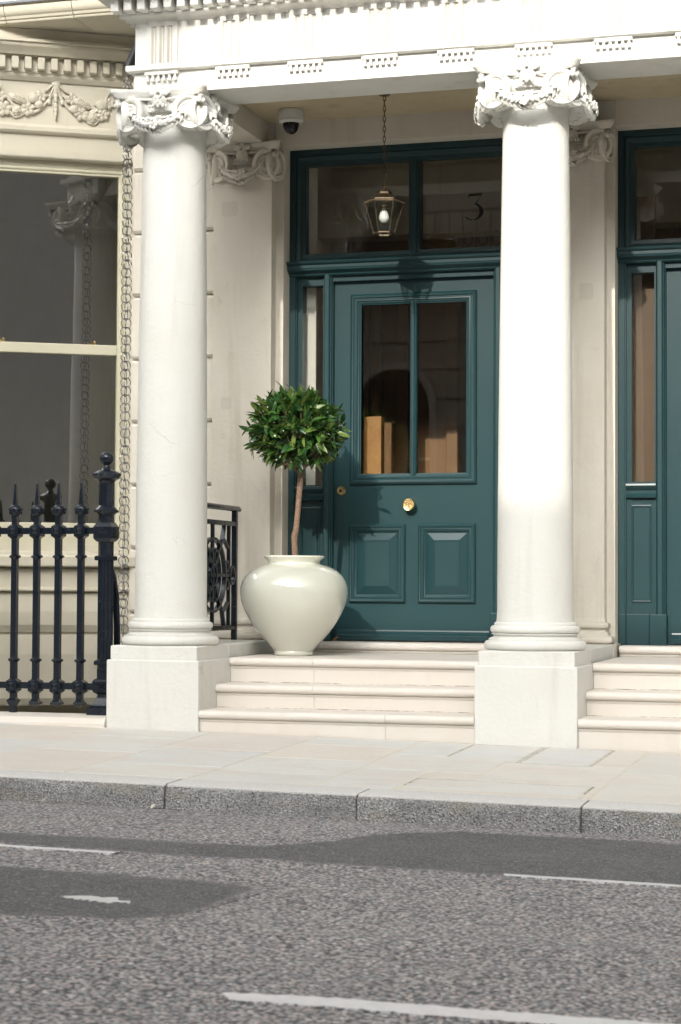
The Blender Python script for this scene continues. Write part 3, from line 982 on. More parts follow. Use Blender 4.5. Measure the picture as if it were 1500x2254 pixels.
    H.box(hx0, hx1, y0 + .95, y0 + 1.15, 3.02, 3.5)
    hl = H.build('hallway', 'hall', house, 0)
    if numbered:
        MB().box(hx0 + .17, hx0 + .298, YD + .075, YD + .10, .5, 3.3).build('white_shutter', 'hallwhite', hl, 0, .004)
        MB().box(hx0 + .583, hx0 + .692, YD + .12, YD + .20, .43, 1.765).build('wooden_cabinet', 'wood', hl, 0, .004)
    else:
        MB().box(hx0 + .19, hx0 + .36, YD + .12, YD + .15, .5, 3.0).build('wooden_shutter', 'walnut', hl, 0, .004)
    yi = 3.0
    for a, b in ((hx0 + .02, hx0 + .22), (hx0 + .24, hx0 + .27), (hx0 + .30, hx0 + .36), (hx0 + .46, hx0 + .54), (hx0 + .56, hx0 + .60), (hx0 + .80, hx0 + .88), (hx0 + 1.42, hx0 + 1.6)):
        MB().box(a, b, yi - rnd.uniform(.02, .07), yi + .06, .43, 2.95).build('wooden_post', 'darkwood', hl, 0, .008)
    MB().box(hx0 + .01, hx0 + 1.7, yi - .04, yi + .06, 2.951, 3.06).build('wooden_lintel', 'darkwood', hl, 0, .006)
    MB().box(hx0 + .36, hx0 + .80, yi + .01, yi + .04, .43, 2.95).build('wooden_panel', 'darkwood', hl, 0, .006)
door_assembly(0.0, True)
door_assembly(BAY, False)

# ------------------------------------------------------------------ steps
def flight(x0, x1, label):
    t = thing('stone_steps', label, 'steps', ((x0 + x1) / 2, 0, 0), 0, 'flights of stone steps between the pedestals')
    o = -(x0 + x1) / 2
    def step(yf, yb, z1, z0, zj_=None):
        P = [(yb, z1), (yf + .022, z1 + .0)]
        for i in range(9):
            a = R(90 + 180 * i / 8)
            P.append((yf + .022 + .022 * math.cos(a), z1 - .022 + .022 * math.sin(a)))
        P += [(yf + .024, z1 - .046), (yf + .018, z1 - .048), (yf + .019, z1 - .054), (yf + .026, z1 - .060), (yf + .027, z0), (yb, z0)]
        # a long block in two stones with a tight joint
        xm = x0 + (x1 - x0) * rnd.uniform(.28, .72)
        for a, b in ((x0 + .002, xm - .0008), (xm + .0008, x1 - .002)):
            MB().ex(P, a + o, b + o, 'x').build('step', 'step', t, 40)
        if zj_ is not None:
            MB().box(x0 + .003 + o, x1 - .003 + o, yf + .0245, yf + .03, zj_ - .01, zj_ + .0035).build('joint', 'stepgrime', t, 0)
    step(.0, .30, .1178, -.2)
    step(.249, .52, .2402, .07, .1178)
    step(.4665, 1.49, .3721, .19, .2402)
    step(1.405, YD + .12, .4335, .3725)
    return t
flight(-1.6627, -.2200, 'pale stone steps leading up to the door with the knob and lock')
flight(.2893, 1.732, 'pale stone steps at the picture edge below the second teal door')

# ------------------------------------------------------------------ bay window (local x runs along the canted face, local y into the wall)
bay = thing('bay_window', 'cream canted bay with large sash window and flower swag frieze behind railings', 'bay window', (-2.649, 1.5, 0), R(31))
UL = -1.55
def bx(name, mat, u0, u1, v0, v1, z0, z1, parent=bay, bevel=.004, seg=2): return MB().box(u0, u1, v0, v1, z0, z1).build(name, mat, parent, 0, bevel, seg)
m = MB()
m.box(UL, .02, 0, .25, 3.30, 4.3)
m.box(-.055, .02, .0, .25, .9, 3.30)
m.box(UL, UL + .1, .0, .25, .9, 3.30)
m.box(UL, .02, .012, .25, .037, .99)
m.build('wall', 'bay', bay, 0)
for z0, z1 in ((.04, .458), (.472, .712)):
    P = [(.02, z0), (-.0, z0), (-.018, z0 + .03), (-.018, z1 - .10 if z0 < .1 else z1 - .035), (-.0, z1), (.02, z1)]
    P = [(.02, z0), (.0, z0), (-.020, z0 + .045), (-.020, z1 - .115), (-.002, z1), (.02, z1)]
    MB().ex(P, UL, .02, 'x').build('stone_course', 'bay', bay, 0, .003)
MB().ex([(.02, .716), (-.028, .716), (-.034, .722), (-.034, .73), (-.012, .742), (-.012, .85), (.02, .85)], UL, .02, 'x').build('plinth_moulding', 'bay', bay, 20)
MB().ex([(.05, .858), (-.062, .862), (-.07, .868), (-.07, .922), (-.05, .93), (-.046, .95), (.05, .962)], UL, .02, 'x').build('window_sill', 'bay', bay, 20, .003)
# entablature of the bay
MB().ex([(.02, 3.3), (-.028, 3.305), (-.032, 3.312), (-.032, 3.349), (.02, 3.352)], UL, .02, 'x').build('head_moulding', 'bay', bay, 20)
MB().ex([(.02, 3.446), (-.012, 3.450), (-.022, 3.456), (-.03, 3.466), (-.03, 3.49), (-.016, 3.505), (.02, 3.52)], UL, .02, 'x').build('string_moulding', 'bay', bay, 20)
MB().ex([(.02, 3.765), (-.012, 3.768), (-.03, 3.79), (-.034, 3.808), (-.04, 3.812), (-.04, 3.90), (-.09, 3.905), (-.10, 3.92), (-.13, 3.945), (-.135, 3.955), (-.135, 3.965), (-.15, 3.968), (-.15, 3.985), (-.12, 3.99), (-.12, 4.05), (.02, 4.05)], UL, .02, 'x').build('cornice', 'bay', bay, 20)
bd_me = MB().box(0, .041, -.045, 0, 3.822, 3.894).mesh('dentil', 'bay', 0)
for i in range(21):
    obj('dentil', bd_me, bay, .003, 1, (-1.535 + i * .0775, -.0405, 0))
# swags of flowers on the frieze
def flower(par, u, z, r, kind):
    m = MB()
    if kind == 0:
        for i in range(6):
            a = i * math.pi / 3 + u * 9
            m.ell((r * .58 * math.cos(a), -.010, r * .58 * math.sin(a)), (r * .46, .012, r * .36), Matrix.Rotation(-a, 3, 'Y'), 8, 5)
        m.tube([(r * .26 * math.cos(t), -.015, r * .26 * math.sin(t)) for t in [i * math.pi / 5 for i in range(10)]], r * .1, 5, True)
        m.ell((0, -.014, 0), (r * .15, .007, r * .15), None, 6, 5)
    elif kind == 1:
        for k, (rr, nn, d) in enumerate(((.62, 5, .006), (.36, 4, .014), (.14, 3, .021))):
            for i in range(nn):
                a = i * 2 * math.pi / nn + k * .5 + u * 7
                m.ell((r * rr * math.cos(a), -d, r * rr * math.sin(a)), (r * .2, .009, r * (.5 - .12 * k)), Matrix.Rotation(-a, 3, 'Y') @ Matrix.Rotation(R(25), 3, 'Z'), 8, 5)
        m.ell((0, -.01, 0), (r * .5, .014, r * .5), None, 8, 5)
    elif kind == 2:
        m.ell((0, -.012, 0), (r, .018, r), None, 12, 8)
        m.ell((r * .1, -.029, 0), (r * .14, .006, r * .14), None, 6, 4)
    else:
        q = Matrix.Rotation(R(24), 3, 'Y')
        m.ell((0, -.012, 0), (r * 1.7, .016, r * .8), q, 10, 7)
        for i in range(5):
            for j in range(3):
                m.ell(q @ Vector((r * (-.7 + i * .35), -.026, r * (-.35 + j * .35))), (r * .13, .006, r * .13), None, 5, 4)
    o = m.build('flower' if kind < 2 else 'fruit', 'bay', par, 60)
    o.location = (u, -.002, z)
for uc in (-.49, -1.14):
    m = MB()
    for s in (-1, 1):
        pts = []
        for i in range(13):
            t = i / 12
            pts.append((uc + s * t * .325, -.008, 3.755 - .175 * math.sin(math.pi * min(1, t * .98 + .02)) ** .8 - .02 * t))
        m.tube(pts, [.007 + .005 * math.sin(math.pi * i / 12) for i in range(13)], 8)
        m.tube([(uc + s * x, -.012, z) for x, z in ((.005, 3.757), (.03, 3.74), (.055, 3.715), (.085, 3.704), (.105, 3.712))], [.007, .008, .007, .006, .003], 6)
        m.tube([(uc + s * x, -.012, z) for x, z in ((.01, 3.75), (.022, 3.71), (.032, 3.685), (.052, 3.68))], [.007, .007, .006, .003], 6)
        m.ell((uc + s * .04, -.012, 3.648), (.014, .012, .018), None, 8, 6)
        m.tube([(uc + s * .012, -.01, 3.70), (uc + s * .03, -.01, 3.668), (uc + s * .04, -.01, 3.652)], .004, 5)
        for i, (x, z, a) in enumerate(((.12, 3.66, 40), (.235, 3.61, -10), (.20, 3.565, 30), (.29, 3.575, -40), (.26, 3.65, 0), (.15, 3.60, 60))):
            m.ell((uc + s * x, -.008, z), (.035, .008, .013), Matrix.Rotation(R(a * s), 3, 'Y'), 8, 5)
    for z, r_ in ((3.755, .028), (3.735, .02), (3.71, .016), (3.685, .014), (3.66, .013), (3.625, .014), (3.60, .016), (3.575, .012), (3.558, .007)):
        m.ell((uc, -.012, z), (r_, .013, .022), None, 8, 6)
    g = m.build('garland', 'bay', bay, 60)
    for s in (-1, 1):
        pass
    for u, z, r_, k in ((-.085, 3.68, .036, 0), (-.132, 3.665, .030, 2), (-.10, 3.625, .025, 2), (-.165, 3.595, .040, 0), (-.232, 3.578, .046, 1), (-.225, 3.655, .032, 3), (-.305, 3.59, .044, 0), (-.325, 3.66, .028, 0),
                        (.095, 3.672, .034, 0), (.155, 3.65, .032, 3), (.11, 3.612, .026, 2), (.155, 3.588, .042, 0), (.222, 3.566, .048, 1), (.285, 3.59, .036, 0), (.275, 3.648, .032, 2), (.322, 3.66, .032, 0)):
        flower(g, uc + u, z, r_ * 1.12, k)
# balcony slab over the bay, parallel to the street
bz = R(-31)
T = Matrix.Rotation(bz, 4, 'Z') @ Matrix.Translation((2.649, -1.5, 0))     # world -> bay space
m = MB()
P = [(1.7, 4.052), (.93, 4.052), (.925, 4.06), (.925, 4.067), (.915, 4.07), (.91, 4.08), (.908, 4.086), (.898, 4.092), (.888, 4.11), (.882, 4.135), (.884, 4.148), (.875, 4.15), (.875, 4.156), (1.7, 4.156)]
sx = [-5.0, -4.3, -3.78, -3.24, -2.81, -2.185]
for a, b in zip(sx[:-1], sx[1:]):
    MB().ex(P, a + .0015, b - .0015, 'x', T).build('balcony_slab', 'bay', bay, 30, .002, 1)
MB().ex([(1.7, 4.157), (.868, 4.157), (.866, 4.15), (.862, 4.15), (.862, 4.163), (1.7, 4.18)], -5.0, -2.2, 'x', T).build('lead_flashing', 'lead', bay, 0)
MB().box(-5.2, -2.0, 1.32, 2.2, 4.06, 7.5, T).build('upper_wall', 'bay', bay, 0)
# sash window
GR = -.100
m = MB()
m.box(UL + .1, -.055, .03, .10, 3.226, 3.30)
m.box(-.1, -.055, .03, .10, .99, 3.226)
m.box(UL + .1, UL + .145, .03, .10, .99, 3.226)
m.box(UL + .1, -.055, .02, .12, .955, 1.055)
m.frame([(0, .004), (.012, .010), (.02, .004), (.03, -.012), (.032, -.06)], UL + .12, -.068, 1.045, 3.26, .03)
sw = m.build('sash_window', 'sash', bay, 0, .003)
bx('meeting_rail', 'sash', UL + .145, GR, .036, .085, 2.142, 2.203, sw)
bx('bottom_rail', 'sash', UL + .145, GR, .045, .09, 1.055, 1.127, sw)
MB().box(UL + .145, GR, .052, .056, 2.2, 3.23).build('upper_pane', 'bayglass', sw, 0)
MB().box(UL + .145, GR, .070, .074, 1.12, 2.145).build('lower_pane', 'bayglass', sw, 0)
for u in (-.245, -.79, -1.3):
    m = MB()
    m.box(u - .026, u + .026, .042, .066, 2.2035, 2.209)
    m.box(u - .01, u + .02, .045, .062, 2.209, 2.216)
    m.lathe([(.006, 2.216), (.008, 2.222), (.005, 2.228)], 12, (u + .012, .052, 0))
    m.build('sash_fastener', 'brass', sw, 0, .001, 1)
m = MB()
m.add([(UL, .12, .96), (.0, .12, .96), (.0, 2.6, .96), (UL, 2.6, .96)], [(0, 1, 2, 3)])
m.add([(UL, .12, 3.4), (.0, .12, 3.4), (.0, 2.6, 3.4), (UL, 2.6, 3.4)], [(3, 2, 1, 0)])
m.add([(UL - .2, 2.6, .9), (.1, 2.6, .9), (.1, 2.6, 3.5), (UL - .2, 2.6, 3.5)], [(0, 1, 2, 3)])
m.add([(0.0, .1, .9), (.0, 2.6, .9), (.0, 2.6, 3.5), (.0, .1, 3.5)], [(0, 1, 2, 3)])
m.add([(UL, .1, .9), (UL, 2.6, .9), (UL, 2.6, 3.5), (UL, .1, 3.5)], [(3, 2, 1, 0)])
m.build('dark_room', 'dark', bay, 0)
# the area wall below the bay
MB().box(UL, .0, .35, .4, -2.6, .05).build('basement_wall', 'bay', bay, 0)

# light well: floor and street-side wall
m = MB()
m.box(-6.2, -2.17, .30, .36, -2.6, .0)
m.box(-6.2, -2.1, .30, 2.6, -2.7, -2.6)
tag(m.build('light_well', 'mortar', None, 0), kind='structure')
m = MB()
for a, b in ((-6.2, -4.6), (-4.6, -3.25), (-3.25, -2.175)):
    pass
cop = thing('stone_coping', 'low pale stone kerb carrying the black railings beside the pedestal', 'coping', (-3., .1, 0))
for a, b in ((-6.2, -4.62), (-4.618, -3.30), (-3.298, -2.174)):
    P = [(-.02, -.1), (-.02, gz(-2.5, 0) + .012), (-.012, .046), (.004, .062), (.03, .0685), (.26, .0685), (.30, .06), (.31, -.1)]
    MB().ex([(y - .1, z) for y, z in P], a + 3., b + 3., 'x').build('coping_stone', 'step', cop, 30, .004)

# ------------------------------------------------------------------ iron railing
RY, RB = .21, .0685
rail = thing('iron_railing', 'black cast iron street railing with spear tops and a ball topped corner post', 'railing', (-2.27, RY, RB))
def rl(name, mb, par=rail, mat='iron', smooth=30, bevel=0, loc=None): 
    o = mb.build(name, mat, par, smooth, bevel, 1)
    if loc is not None: o.location = loc
    return o
def zb(z): return z - RB
for zc in (1.045, .215):
    rl('rail', MB().box(-3.4, -.03, -.011, .011, zb(zc) - .0175, zb(zc) + .0175), bevel=.003)
def baluster_mesh(long_):
    m = MB()
    s2 = math.sqrt(2)
    h = .0158 * s2
    q = R(45)
    def sq(pr): m.lathe([(r * s2, zb(z)) for r, z in pr], 4, rot=q)
    b0 = RB + .001 if long_ else .137
    sq([(.0155, b0), (.0155, 1.13)])
    for zc in (1.045, .215):
        sq([(.016, zc - .042), (.027, zc - .031), (.031, zc - .029), (.031, zc + .024), (.026, zc + .027), (.016, zc + .036)])
        for a in range(4):
            T = Matrix.Rotation(a * math.pi / 2, 4, 'Z') @ Matrix.Translation((0, -.031, zb(zc))) @ Matrix.Rotation(R(90), 4, 'X')
            m.lathe([(.026, 0), (.025, .003), (.0, .017)], 4, T=T, rot=q, caps=False)
    for zc in (.907, .352):
        m.lathe([(.018, zb(zc) - .016), (.02, zb(zc) - .012), (.030, zb(zc) - .005), (.034, zb(zc)), (.030, zb(zc) + .005), (.02, zb(zc) + .011), (.018, zb(zc) + .014)], 16)
    if not long_: sq([(.0, .098), (.027, .118), (.029, .124), (.025, .130), (.020, .134), (.02, .138), (.016, .142)])
    else: sq([(.0175, .108), (.027, .13), (.028, .136), (.02, .142), (.016, .148)])
    return m.mesh('baluster', 'iron', 30)
fin = MB()
fin.lathe([(.016, zb(1.122)), (.02, zb(1.126)), (.030, zb(1.138)), (.034, zb(1.152)), (.033, zb(1.166)), (.026, zb(1.178)), (.014, zb(1.186))], 20)
for i in range(9):
    a = 2 * math.pi * i / 9
    fin.ell((.034 * math.cos(a), .034 * math.sin(a), zb(1.161)), (.008, .008, .007), None, 6, 5)
    fin.ell((.031 * math.cos(a + .35), .031 * math.sin(a + .35), zb(1.145)), (.006, .006, .012), None, 6, 5)
fin.lathe([(.0165, zb(1.184)), (.0075, zb(1.298)), (.006, zb(1.302)), (.0, zb(1.312))], 4, rot=R(45), caps=False)
fin_me = fin.mesh('spear_finial', 'iron', 40)
bal_s, bal_l = baluster_mesh(False), baluster_mesh(True)
for i, x in enumerate((-2.413, -2.545, -2.671, -2.80, -2.93, -3.06, -3.19, -3.32)):
    b = obj('baluster', bal_l if i in (3, 7) else bal_s, rail, 0, 1, (x + 2.27, 0, 0))
    obj('spear_finial', fin_me, b)
m = MB()
s8 = 1 / math.cos(R(22.5))
m.lathe([(.038 * s8, zb(.30)), (.038 * s8, zb(1.315))], 8, rot=R(22.5))
for i in range(8):
    a = R(45 * i)
    m.tube([(.037 * math.cos(a), .037 * math.sin(a), zb(z)) for z in (.36, .9)], .007, 6)
m.rect_sweep([(0, zb(.069)), (.072, zb(.0692)), (.072, zb(.105)), (.066, zb(.11)), (.05, zb(.118)), (.044, zb(.135)), (.036, zb(.15)), (.032, zb(.165))], -.0, .0, -.0, .0)
m.rect_sweep([(.03, zb(.15)), (.03, zb(.178)), (.044, zb(.186)), (.050, zb(.195)), (.050, zb(.245)), (.044, zb(.255)), (.032, zb(.262)), (.032, zb(.31))], 0, 0, 0, 0)
m.rect_sweep([(.03, zb(.33)), (.045, zb(.333)), (.045, zb(.352)), (.036, zb(.358))], 0, 0, 0, 0)
m.rect_sweep([(.036, zb(.885)), (.046, zb(.888)), (.046, zb(.908)), (.037, zb(.912))], 0, 0, 0, 0)
m.rect_sweep([(.036, zb(.985)), (.046, zb(.995)), (.052, zb(1.005)), (.052, zb(1.065)), (.046, zb(1.075)), (.04, zb(1.085)), (.036, zb(1.09))], 0, 0, 0, 0)
for zc in (1.035, .22):
    for k in range(4):
        T = Matrix.Rotation(k * math.pi / 2, 4, 'Z') @ Matrix.Translation((0, -.051, zb(zc))) @ Matrix.Rotation(R(90), 4, 'X')
        for i in range(8):
            a = i * math.pi / 4
            m.ell((.017 * math.cos(a), .017 * math.sin(a), 0), (.011, .007, .007), Matrix.Rotation(a, 3, 'Z'), 6, 5, T=T)
        m.ell((0, 0, .003), (.008, .008, .008), None, 6, 5, T=T)
m.lathe([(.04, zb(1.125)), (.05, zb(1.135)), (.060, zb(1.147)), (.062, zb(1.155)), (.05, zb(1.168)), (.04, zb(1.178))], 24)
for i in range(14):
    a = 2 * math.pi * i / 14
    m.ell((.058 * math.cos(a), .058 * math.sin(a), zb(1.148)), (.009, .009, .008), None, 6, 5)
m.lathe([(.038, zb(1.295)), (.045, zb(1.308)), (.058, zb(1.318)), (.068, zb(1.322)), (.074, zb(1.332)), (.072, zb(1.348)), (.062, zb(1.358)), (.044, zb(1.366)), (.036, zb(1.37))], 28)
for i in range(12):
    a = 2 * math.pi * i / 12
    m.ell((.067 * math.cos(a), .067 * math.sin(a), zb(1.342)), (.012, .012, .012), None, 6, 5)
# back stay curving to the house
np_ = rl('corner_post', m)
m = MB()
m.lathe([(.036, zb(1.366)), (.026, zb(1.376)), (.018, zb(1.388)), (.016, zb(1.396)), (.02, zb(1.402))], 20)
m.ell((0, 0, zb(1.43)), (.037, .037, .037), None, 24, 14)
rl('ball_finial', m, np_, smooth=60)
m = MB()
m.tube([(.015, .03, zb(.86)), (.020, .06, zb(.80)), (.024, .085, zb(.70)), (.026, .10, zb(.52)), (.026, .105, zb(.07))], [.012, .016, .018, .018, .02], 8)
rl('back_stay', m, np_)

# ------------------------------------------------------------------ side balustrade on the plinth between column and pilaster
BX = -1.905
bl = thing('side_balustrade', 'black wrought iron balustrade panel with ring pattern beside the glazed pot', 'balustrade', (BX, .85, ZT))
def lb(z): return z - ZT
def yb(y): return y - .85
def bar(pts, w_=.02, d=.016, name='bar', closed=False):
    m = MB()
    m.tube([(0, yb(y), lb(z)) for y, z in pts], w_ * .62, 4, closed)
    # flatten to a bar
    return m
def flat(name, y0, y1, z0, z1, hw=.0125): return MB().box(-hw, hw, yb(y0), yb(y1), lb(z0), lb(z1)).build(name, 'iron', bl, 0, .002, 1)
flat('top_rail', .47, 1.25, 1.098, 1.125)
flat('bottom_rail', .47, 1.25, .503, .53)
flat('end_post', 1.218, 1.247, ZT + .001, 1.19, .015)
flat('end_post', .475, .50, ZT + .001, 1.19, .015)
MB().tube([(0, yb(y), lb(z)) for y, z in ((.44, 1.2), (.9, 1.2), (1.29, 1.2), (1.315, 1.195))], [.017, .017, .017, .012], 10).build('handrail', 'iron', bl, 40)
def ribbon(pts, hw=.011, th=.011, closed=False):
    # flat iron strip in the y-z plane
    n = len(pts)
    m = MB()
    vs = []
    for i in range(n):
        a = pts[i - 1] if (closed or i > 0) else pts[i]
        b = pts[(i + 1) % n] if (closed or i < n - 1) else pts[i]
        ty, tz = b[0] - a[0], b[1] - a[1]
        l_ = math.hypot(ty, tz) or 1
        ny, nz = -tz / l_ * th / 2, ty / l_ * th / 2
        y, z = pts[i]
        vs += [(-hw, yb(y + ny), lb(z + nz)), (hw, yb(y + ny), lb(z + nz)), (hw, yb(y - ny), lb(z - nz)), (-hw, yb(y - ny), lb(z - nz))]
    fs = []
    for i in range(n if closed else n - 1):
        j = (i + 1) % n
        for k in range(4):
            k2 = (k + 1) % 4
            fs.append((i * 4 + k, i * 4 + k2, j * 4 + k2, j * 4 + k))
    if not closed: fs += [(0, 1, 2, 3), ((n - 1) * 4 + 3, (n - 1) * 4 + 2, (n - 1) * 4 + 1, (n - 1) * 4)]
    m.add(vs, fs)
    return m
def circ(cy, cz, ry, rz, a0=0, a1=360, n=32): return [(cy + ry * math.cos(R(a0 + (a1 - a0) * i / n)), cz + rz * math.sin(R(a0 + (a1 - a0) * i / n))) for i in range(n + (a1 - a0 < 360))]
CZ = .815
for y in (.86, 1.13): flat('upright', y - .008, y + .008, .53, 1.098, .0105)
flat('cross_bar', .5, 1.14, CZ - .010, CZ + .010, .0105)
ribbon(circ(.86, CZ, .20, .205), .012, .016, True).build('ring', 'iron', bl, 30)
ribbon(circ(.86, CZ, .115, .15), .0115, .012, True).build('ring', 'iron', bl, 30)
ribbon(circ(.86, CZ, .05, .06), .013, .014, True).build('ring', 'iron', bl, 30)
ribbon(circ(1.172, CZ, .038, .048), .0135, .013, True).build('ring', 'iron', bl, 30)
for s in (-1, 1):
    for t in (-1, 1):
        ribbon([(.86 + s * .03, CZ + t * .06), (.86 + s * .09, CZ + t * .14), (.86 + s * .16, CZ + t * .2), (.86 + s * .19, CZ + t * .285)], .0115, .014).build('brace', 'iron', bl, 30)
        ribbon([(.86 + s * .17, CZ + t * .205), (.86 + s * .21, CZ + t * .19), (.86 + s * .255, CZ + t * .155)], .011, .012).build('scroll', 'iron', bl, 30)
        ribbon(circ(.86 + s * .045, CZ + t * .105, .03, .035, 0, 360, 16), .012, .011, True).build('ring', 'iron', bl, 30)
        ribbon(circ(.86 + s * .225, CZ + t * .05, .02, .03, 0, 360, 16), .012, .01, True).build('ring', 'iron', bl, 30)

# ------------------------------------------------------------------ rain chain and spout
CHX, CHY = -2.372, .70
ch = thing('rain_chain', 'long steel rain chain of paired rings hanging beside the white column', 'rain chain', (CHX, CHY, 0))
ring = MB()
ring.tube([(.0275 * math.cos(t), 0, .0275 * math.sin(t)) for t in [i * 2 * math.pi / 20 for i in range(20)]], .0027, 6, True)
ring_me = ring.mesh('link', 'steel', 60)
nz = 0
z = 3.60
while z > .40:
    for k in range(2):
        o = obj('link', ring_me, ch)
        ang = R((16, 98, 40)[k] + (nz % 2) * 14 + rnd.uniform(-20, 20))
        o.location = (rnd.uniform(-.002, .002), rnd.uniform(-.002, .002), z - k * .004)
        o.rotation_euler = (rnd.uniform(-.12, .12), rnd.uniform(-.15, .15), ang)
    nz += 1
    z -= .0475
m = MB()
m.tube([(-2.30, .78, 3.95), (-2.335, .73, 3.78), (-2.372, .70, 3.665)], [.028, .028, .028], 20)
sp = m.build('drain_spout', 'pipe', None, 50)
tag(sp, 'short dark downpipe end sticking out under the balcony above the chain', 'downpipe', kind='thing')
MB().tube([(-2.372, .70, 3.70), (-2.372, .70, 3.615)], .004, 8).build('hook_rod', 'steel', ch, 40).location = (2.372, -.70, 0)

# ------------------------------------------------------------------ lantern
LX, LY = -.944, .95
lan = thing('hanging_lantern', 'six-sided brass and glass porch lantern hanging on a chain before the fanlight', 'lantern', (LX, LY, 2.70))
def lz(z): return z - 2.70
hexr = R(15)
m = MB()
m.lathe([(.108, lz(2.868)), (.112, lz(2.872)), (.112, lz(2.882)), (.106, lz(2.886)), (.104, lz(2.892)), (.07, lz(2.908)), (.055, lz(2.918)), (.05, lz(2.924)), (.046, lz(2.935)), (.035, lz(2.946)), (.018, lz(2.953)), (.010, lz(2.956))], 6, rot=hexr)
rf = m.build('roof', 'oldbrass', lan, 0, .0015, 1)
m = MB()
for k in range(6):
    a0, a1 = hexr + k * R(60), hexr + (k + 1) * R(60)
    for i in range(11):
        t = (i + .5) / 11
        x = .1125 * ((1 - t) * math.cos(a0) + t * math.cos(a1)); y = .1125 * ((1 - t) * math.sin(a0) + t * math.sin(a1))
        m.ell((x, y, lz(2.8775)), (.0042, .0042, .0042), None, 6, 4)
m.build('beading', 'oldbrass', rf, 60)
m = MB()
m.lathe([(.010, lz(2.955)), (.012, lz(2.962)), (.007, lz(2.966)), (.007, lz(2.972)), (.011, lz(2.978)), (.009, lz(2.985)), (.004, lz(2.992))], 16)
m.build('finial', 'oldbrass', lan, 40)
rt, rb = .103, .058
for k in range(6):
    a0, a1 = hexr + k * R(60), hexr + (k + 1) * R(60)
    MB().tube([(rt * math.cos(a0), rt * math.sin(a0), lz(2.868)), (rb * math.cos(a0), rb * math.sin(a0), lz(2.708))], .0036, 6).build('rib', 'oldbrass', lan, 40)
    p = [(rt * math.cos(a0), rt * math.sin(a0), lz(2.867)), (rt * math.cos(a1), rt * math.sin(a1), lz(2.867)), (rb * math.cos(a1), rb * math.sin(a1), lz(2.709)), (rb * math.cos(a0), rb * math.sin(a0), lz(2.709))]
    q = [(x * .975, y * .975, z) for x, y, z in p]
    MB().add(p + q, [(0, 1, 2, 3), (7, 6, 5, 4), (0, 4, 5, 1), (1, 5, 6, 2), (2, 6, 7, 3), (3, 7, 4, 0)]).build('pane', 'lampglass', lan, 0)
m = MB()
m.lathe([(.061, lz(2.702)), (.063, lz(2.706)), (.061, lz(2.711)), (.053, lz(2.711)), (.053, lz(2.702))], 6, rot=hexr, caps=False)
m.build('bottom_frame', 'oldbrass', lan, 0)
m = MB()
m.lathe([(.0, lz(2.766)), (.014, lz(2.768)), (.024, lz(2.776)), (.029, lz(2.788)), (.0295, lz(2.797)), (.027, lz(2.806)), (.022, lz(2.82)), (.018, lz(2.832)), (.014, lz(2.838))], 24, caps=False)
bu = m.build('bulb', 'plastic', lan, 60)
m = MB()
m.lathe([(.011, lz(2.838)), (.011, lz(2.86)), (.016, lz(2.862)), (.016, lz(2.872))], 16)
m.build('lamp_holder', 'brass', lan, 40)
lk = MB()
lk.tube([(.0072 * math.cos(t), 0, .017 * math.sin(t)) for t in [i * 2 * math.pi / 14 for i in range(14)]], .0024, 5, True)
lk_me = lk.mesh('chain_link', 'oldbrass', 60)
z = 3.006
i = 0
while z < 3.48:
    o = obj('chain_link', lk_me, lan)
    o.location = (0, 0, lz(z))
    o.rotation_euler = (0, 0, R(90 * (i % 2) + 20))
    z += .0285
    i += 1
MB().lathe([(.03, lz(3.478)), (.03, lz(3.484)), (.012, lz(3.4915))], 20).build('ceiling_rose', 'oldbrass', lan, 40)

# ------------------------------------------------------------------ dome camera under the porch ceiling
cd = thing('security_camera', 'white dome security camera with black lens fixed under the porch ceiling', 'camera', (-1.565, 1.19, 3.4915))
MB().lathe([(.070, -.002), (.072, -.008), (.072, -.052), (.070, -.056), (.071, -.058), (.071, -.066), (.064, -.074), (.052, -.078), (.048, -.074)], 40, caps=True).build('housing', 'plastic', cd, 30)
MB().lathe([(.047, -.072), (.047, -.085), (.044, -.1), (.037, -.118), (.025, -.131), (.011, -.137), (.0, -.138)], 32, caps=False).build('dome', 'black', cd, 60)

# ------------------------------------------------------------------ pot and clipped bay tree
PX, PY, PZ = -1.437, .90, .3725
pot = thing('planter_pot', 'large rounded pale celadon glazed pot standing on the top step', 'pot', (PX, PY, PZ))
prof = [(.098, 0.), (.106, .003), (.108, .008), (.110, .020), (.1065, .025), (.112, .031), (.135, .055), (.163, .086), (.192, .120), (.220, .156), (.245, .194), (.267, .233), (.284, .272), (.295, .31), (.2995, .345), (.297, .378), (.287, .41), (.270, .438), (.245, .463), (.214, .483), (.182, .496), (.156, .503), (.146, .507), (.1435, .512), (.146, .519), (.157, .531), (.167, .539), (.1705, .544), (.168, .549), (.160, .551), (.150, .547), (.140, .53), (.134, .505), (.15, .48)]
MB().lathe(prof, 72, caps=False).build('glazed_body', 'pot', pot, 60)
MB().lathe([(.0, .500), (.10, .503), (.136, .498)], 32, caps=False).build('soil', 'soil', pot, 60)

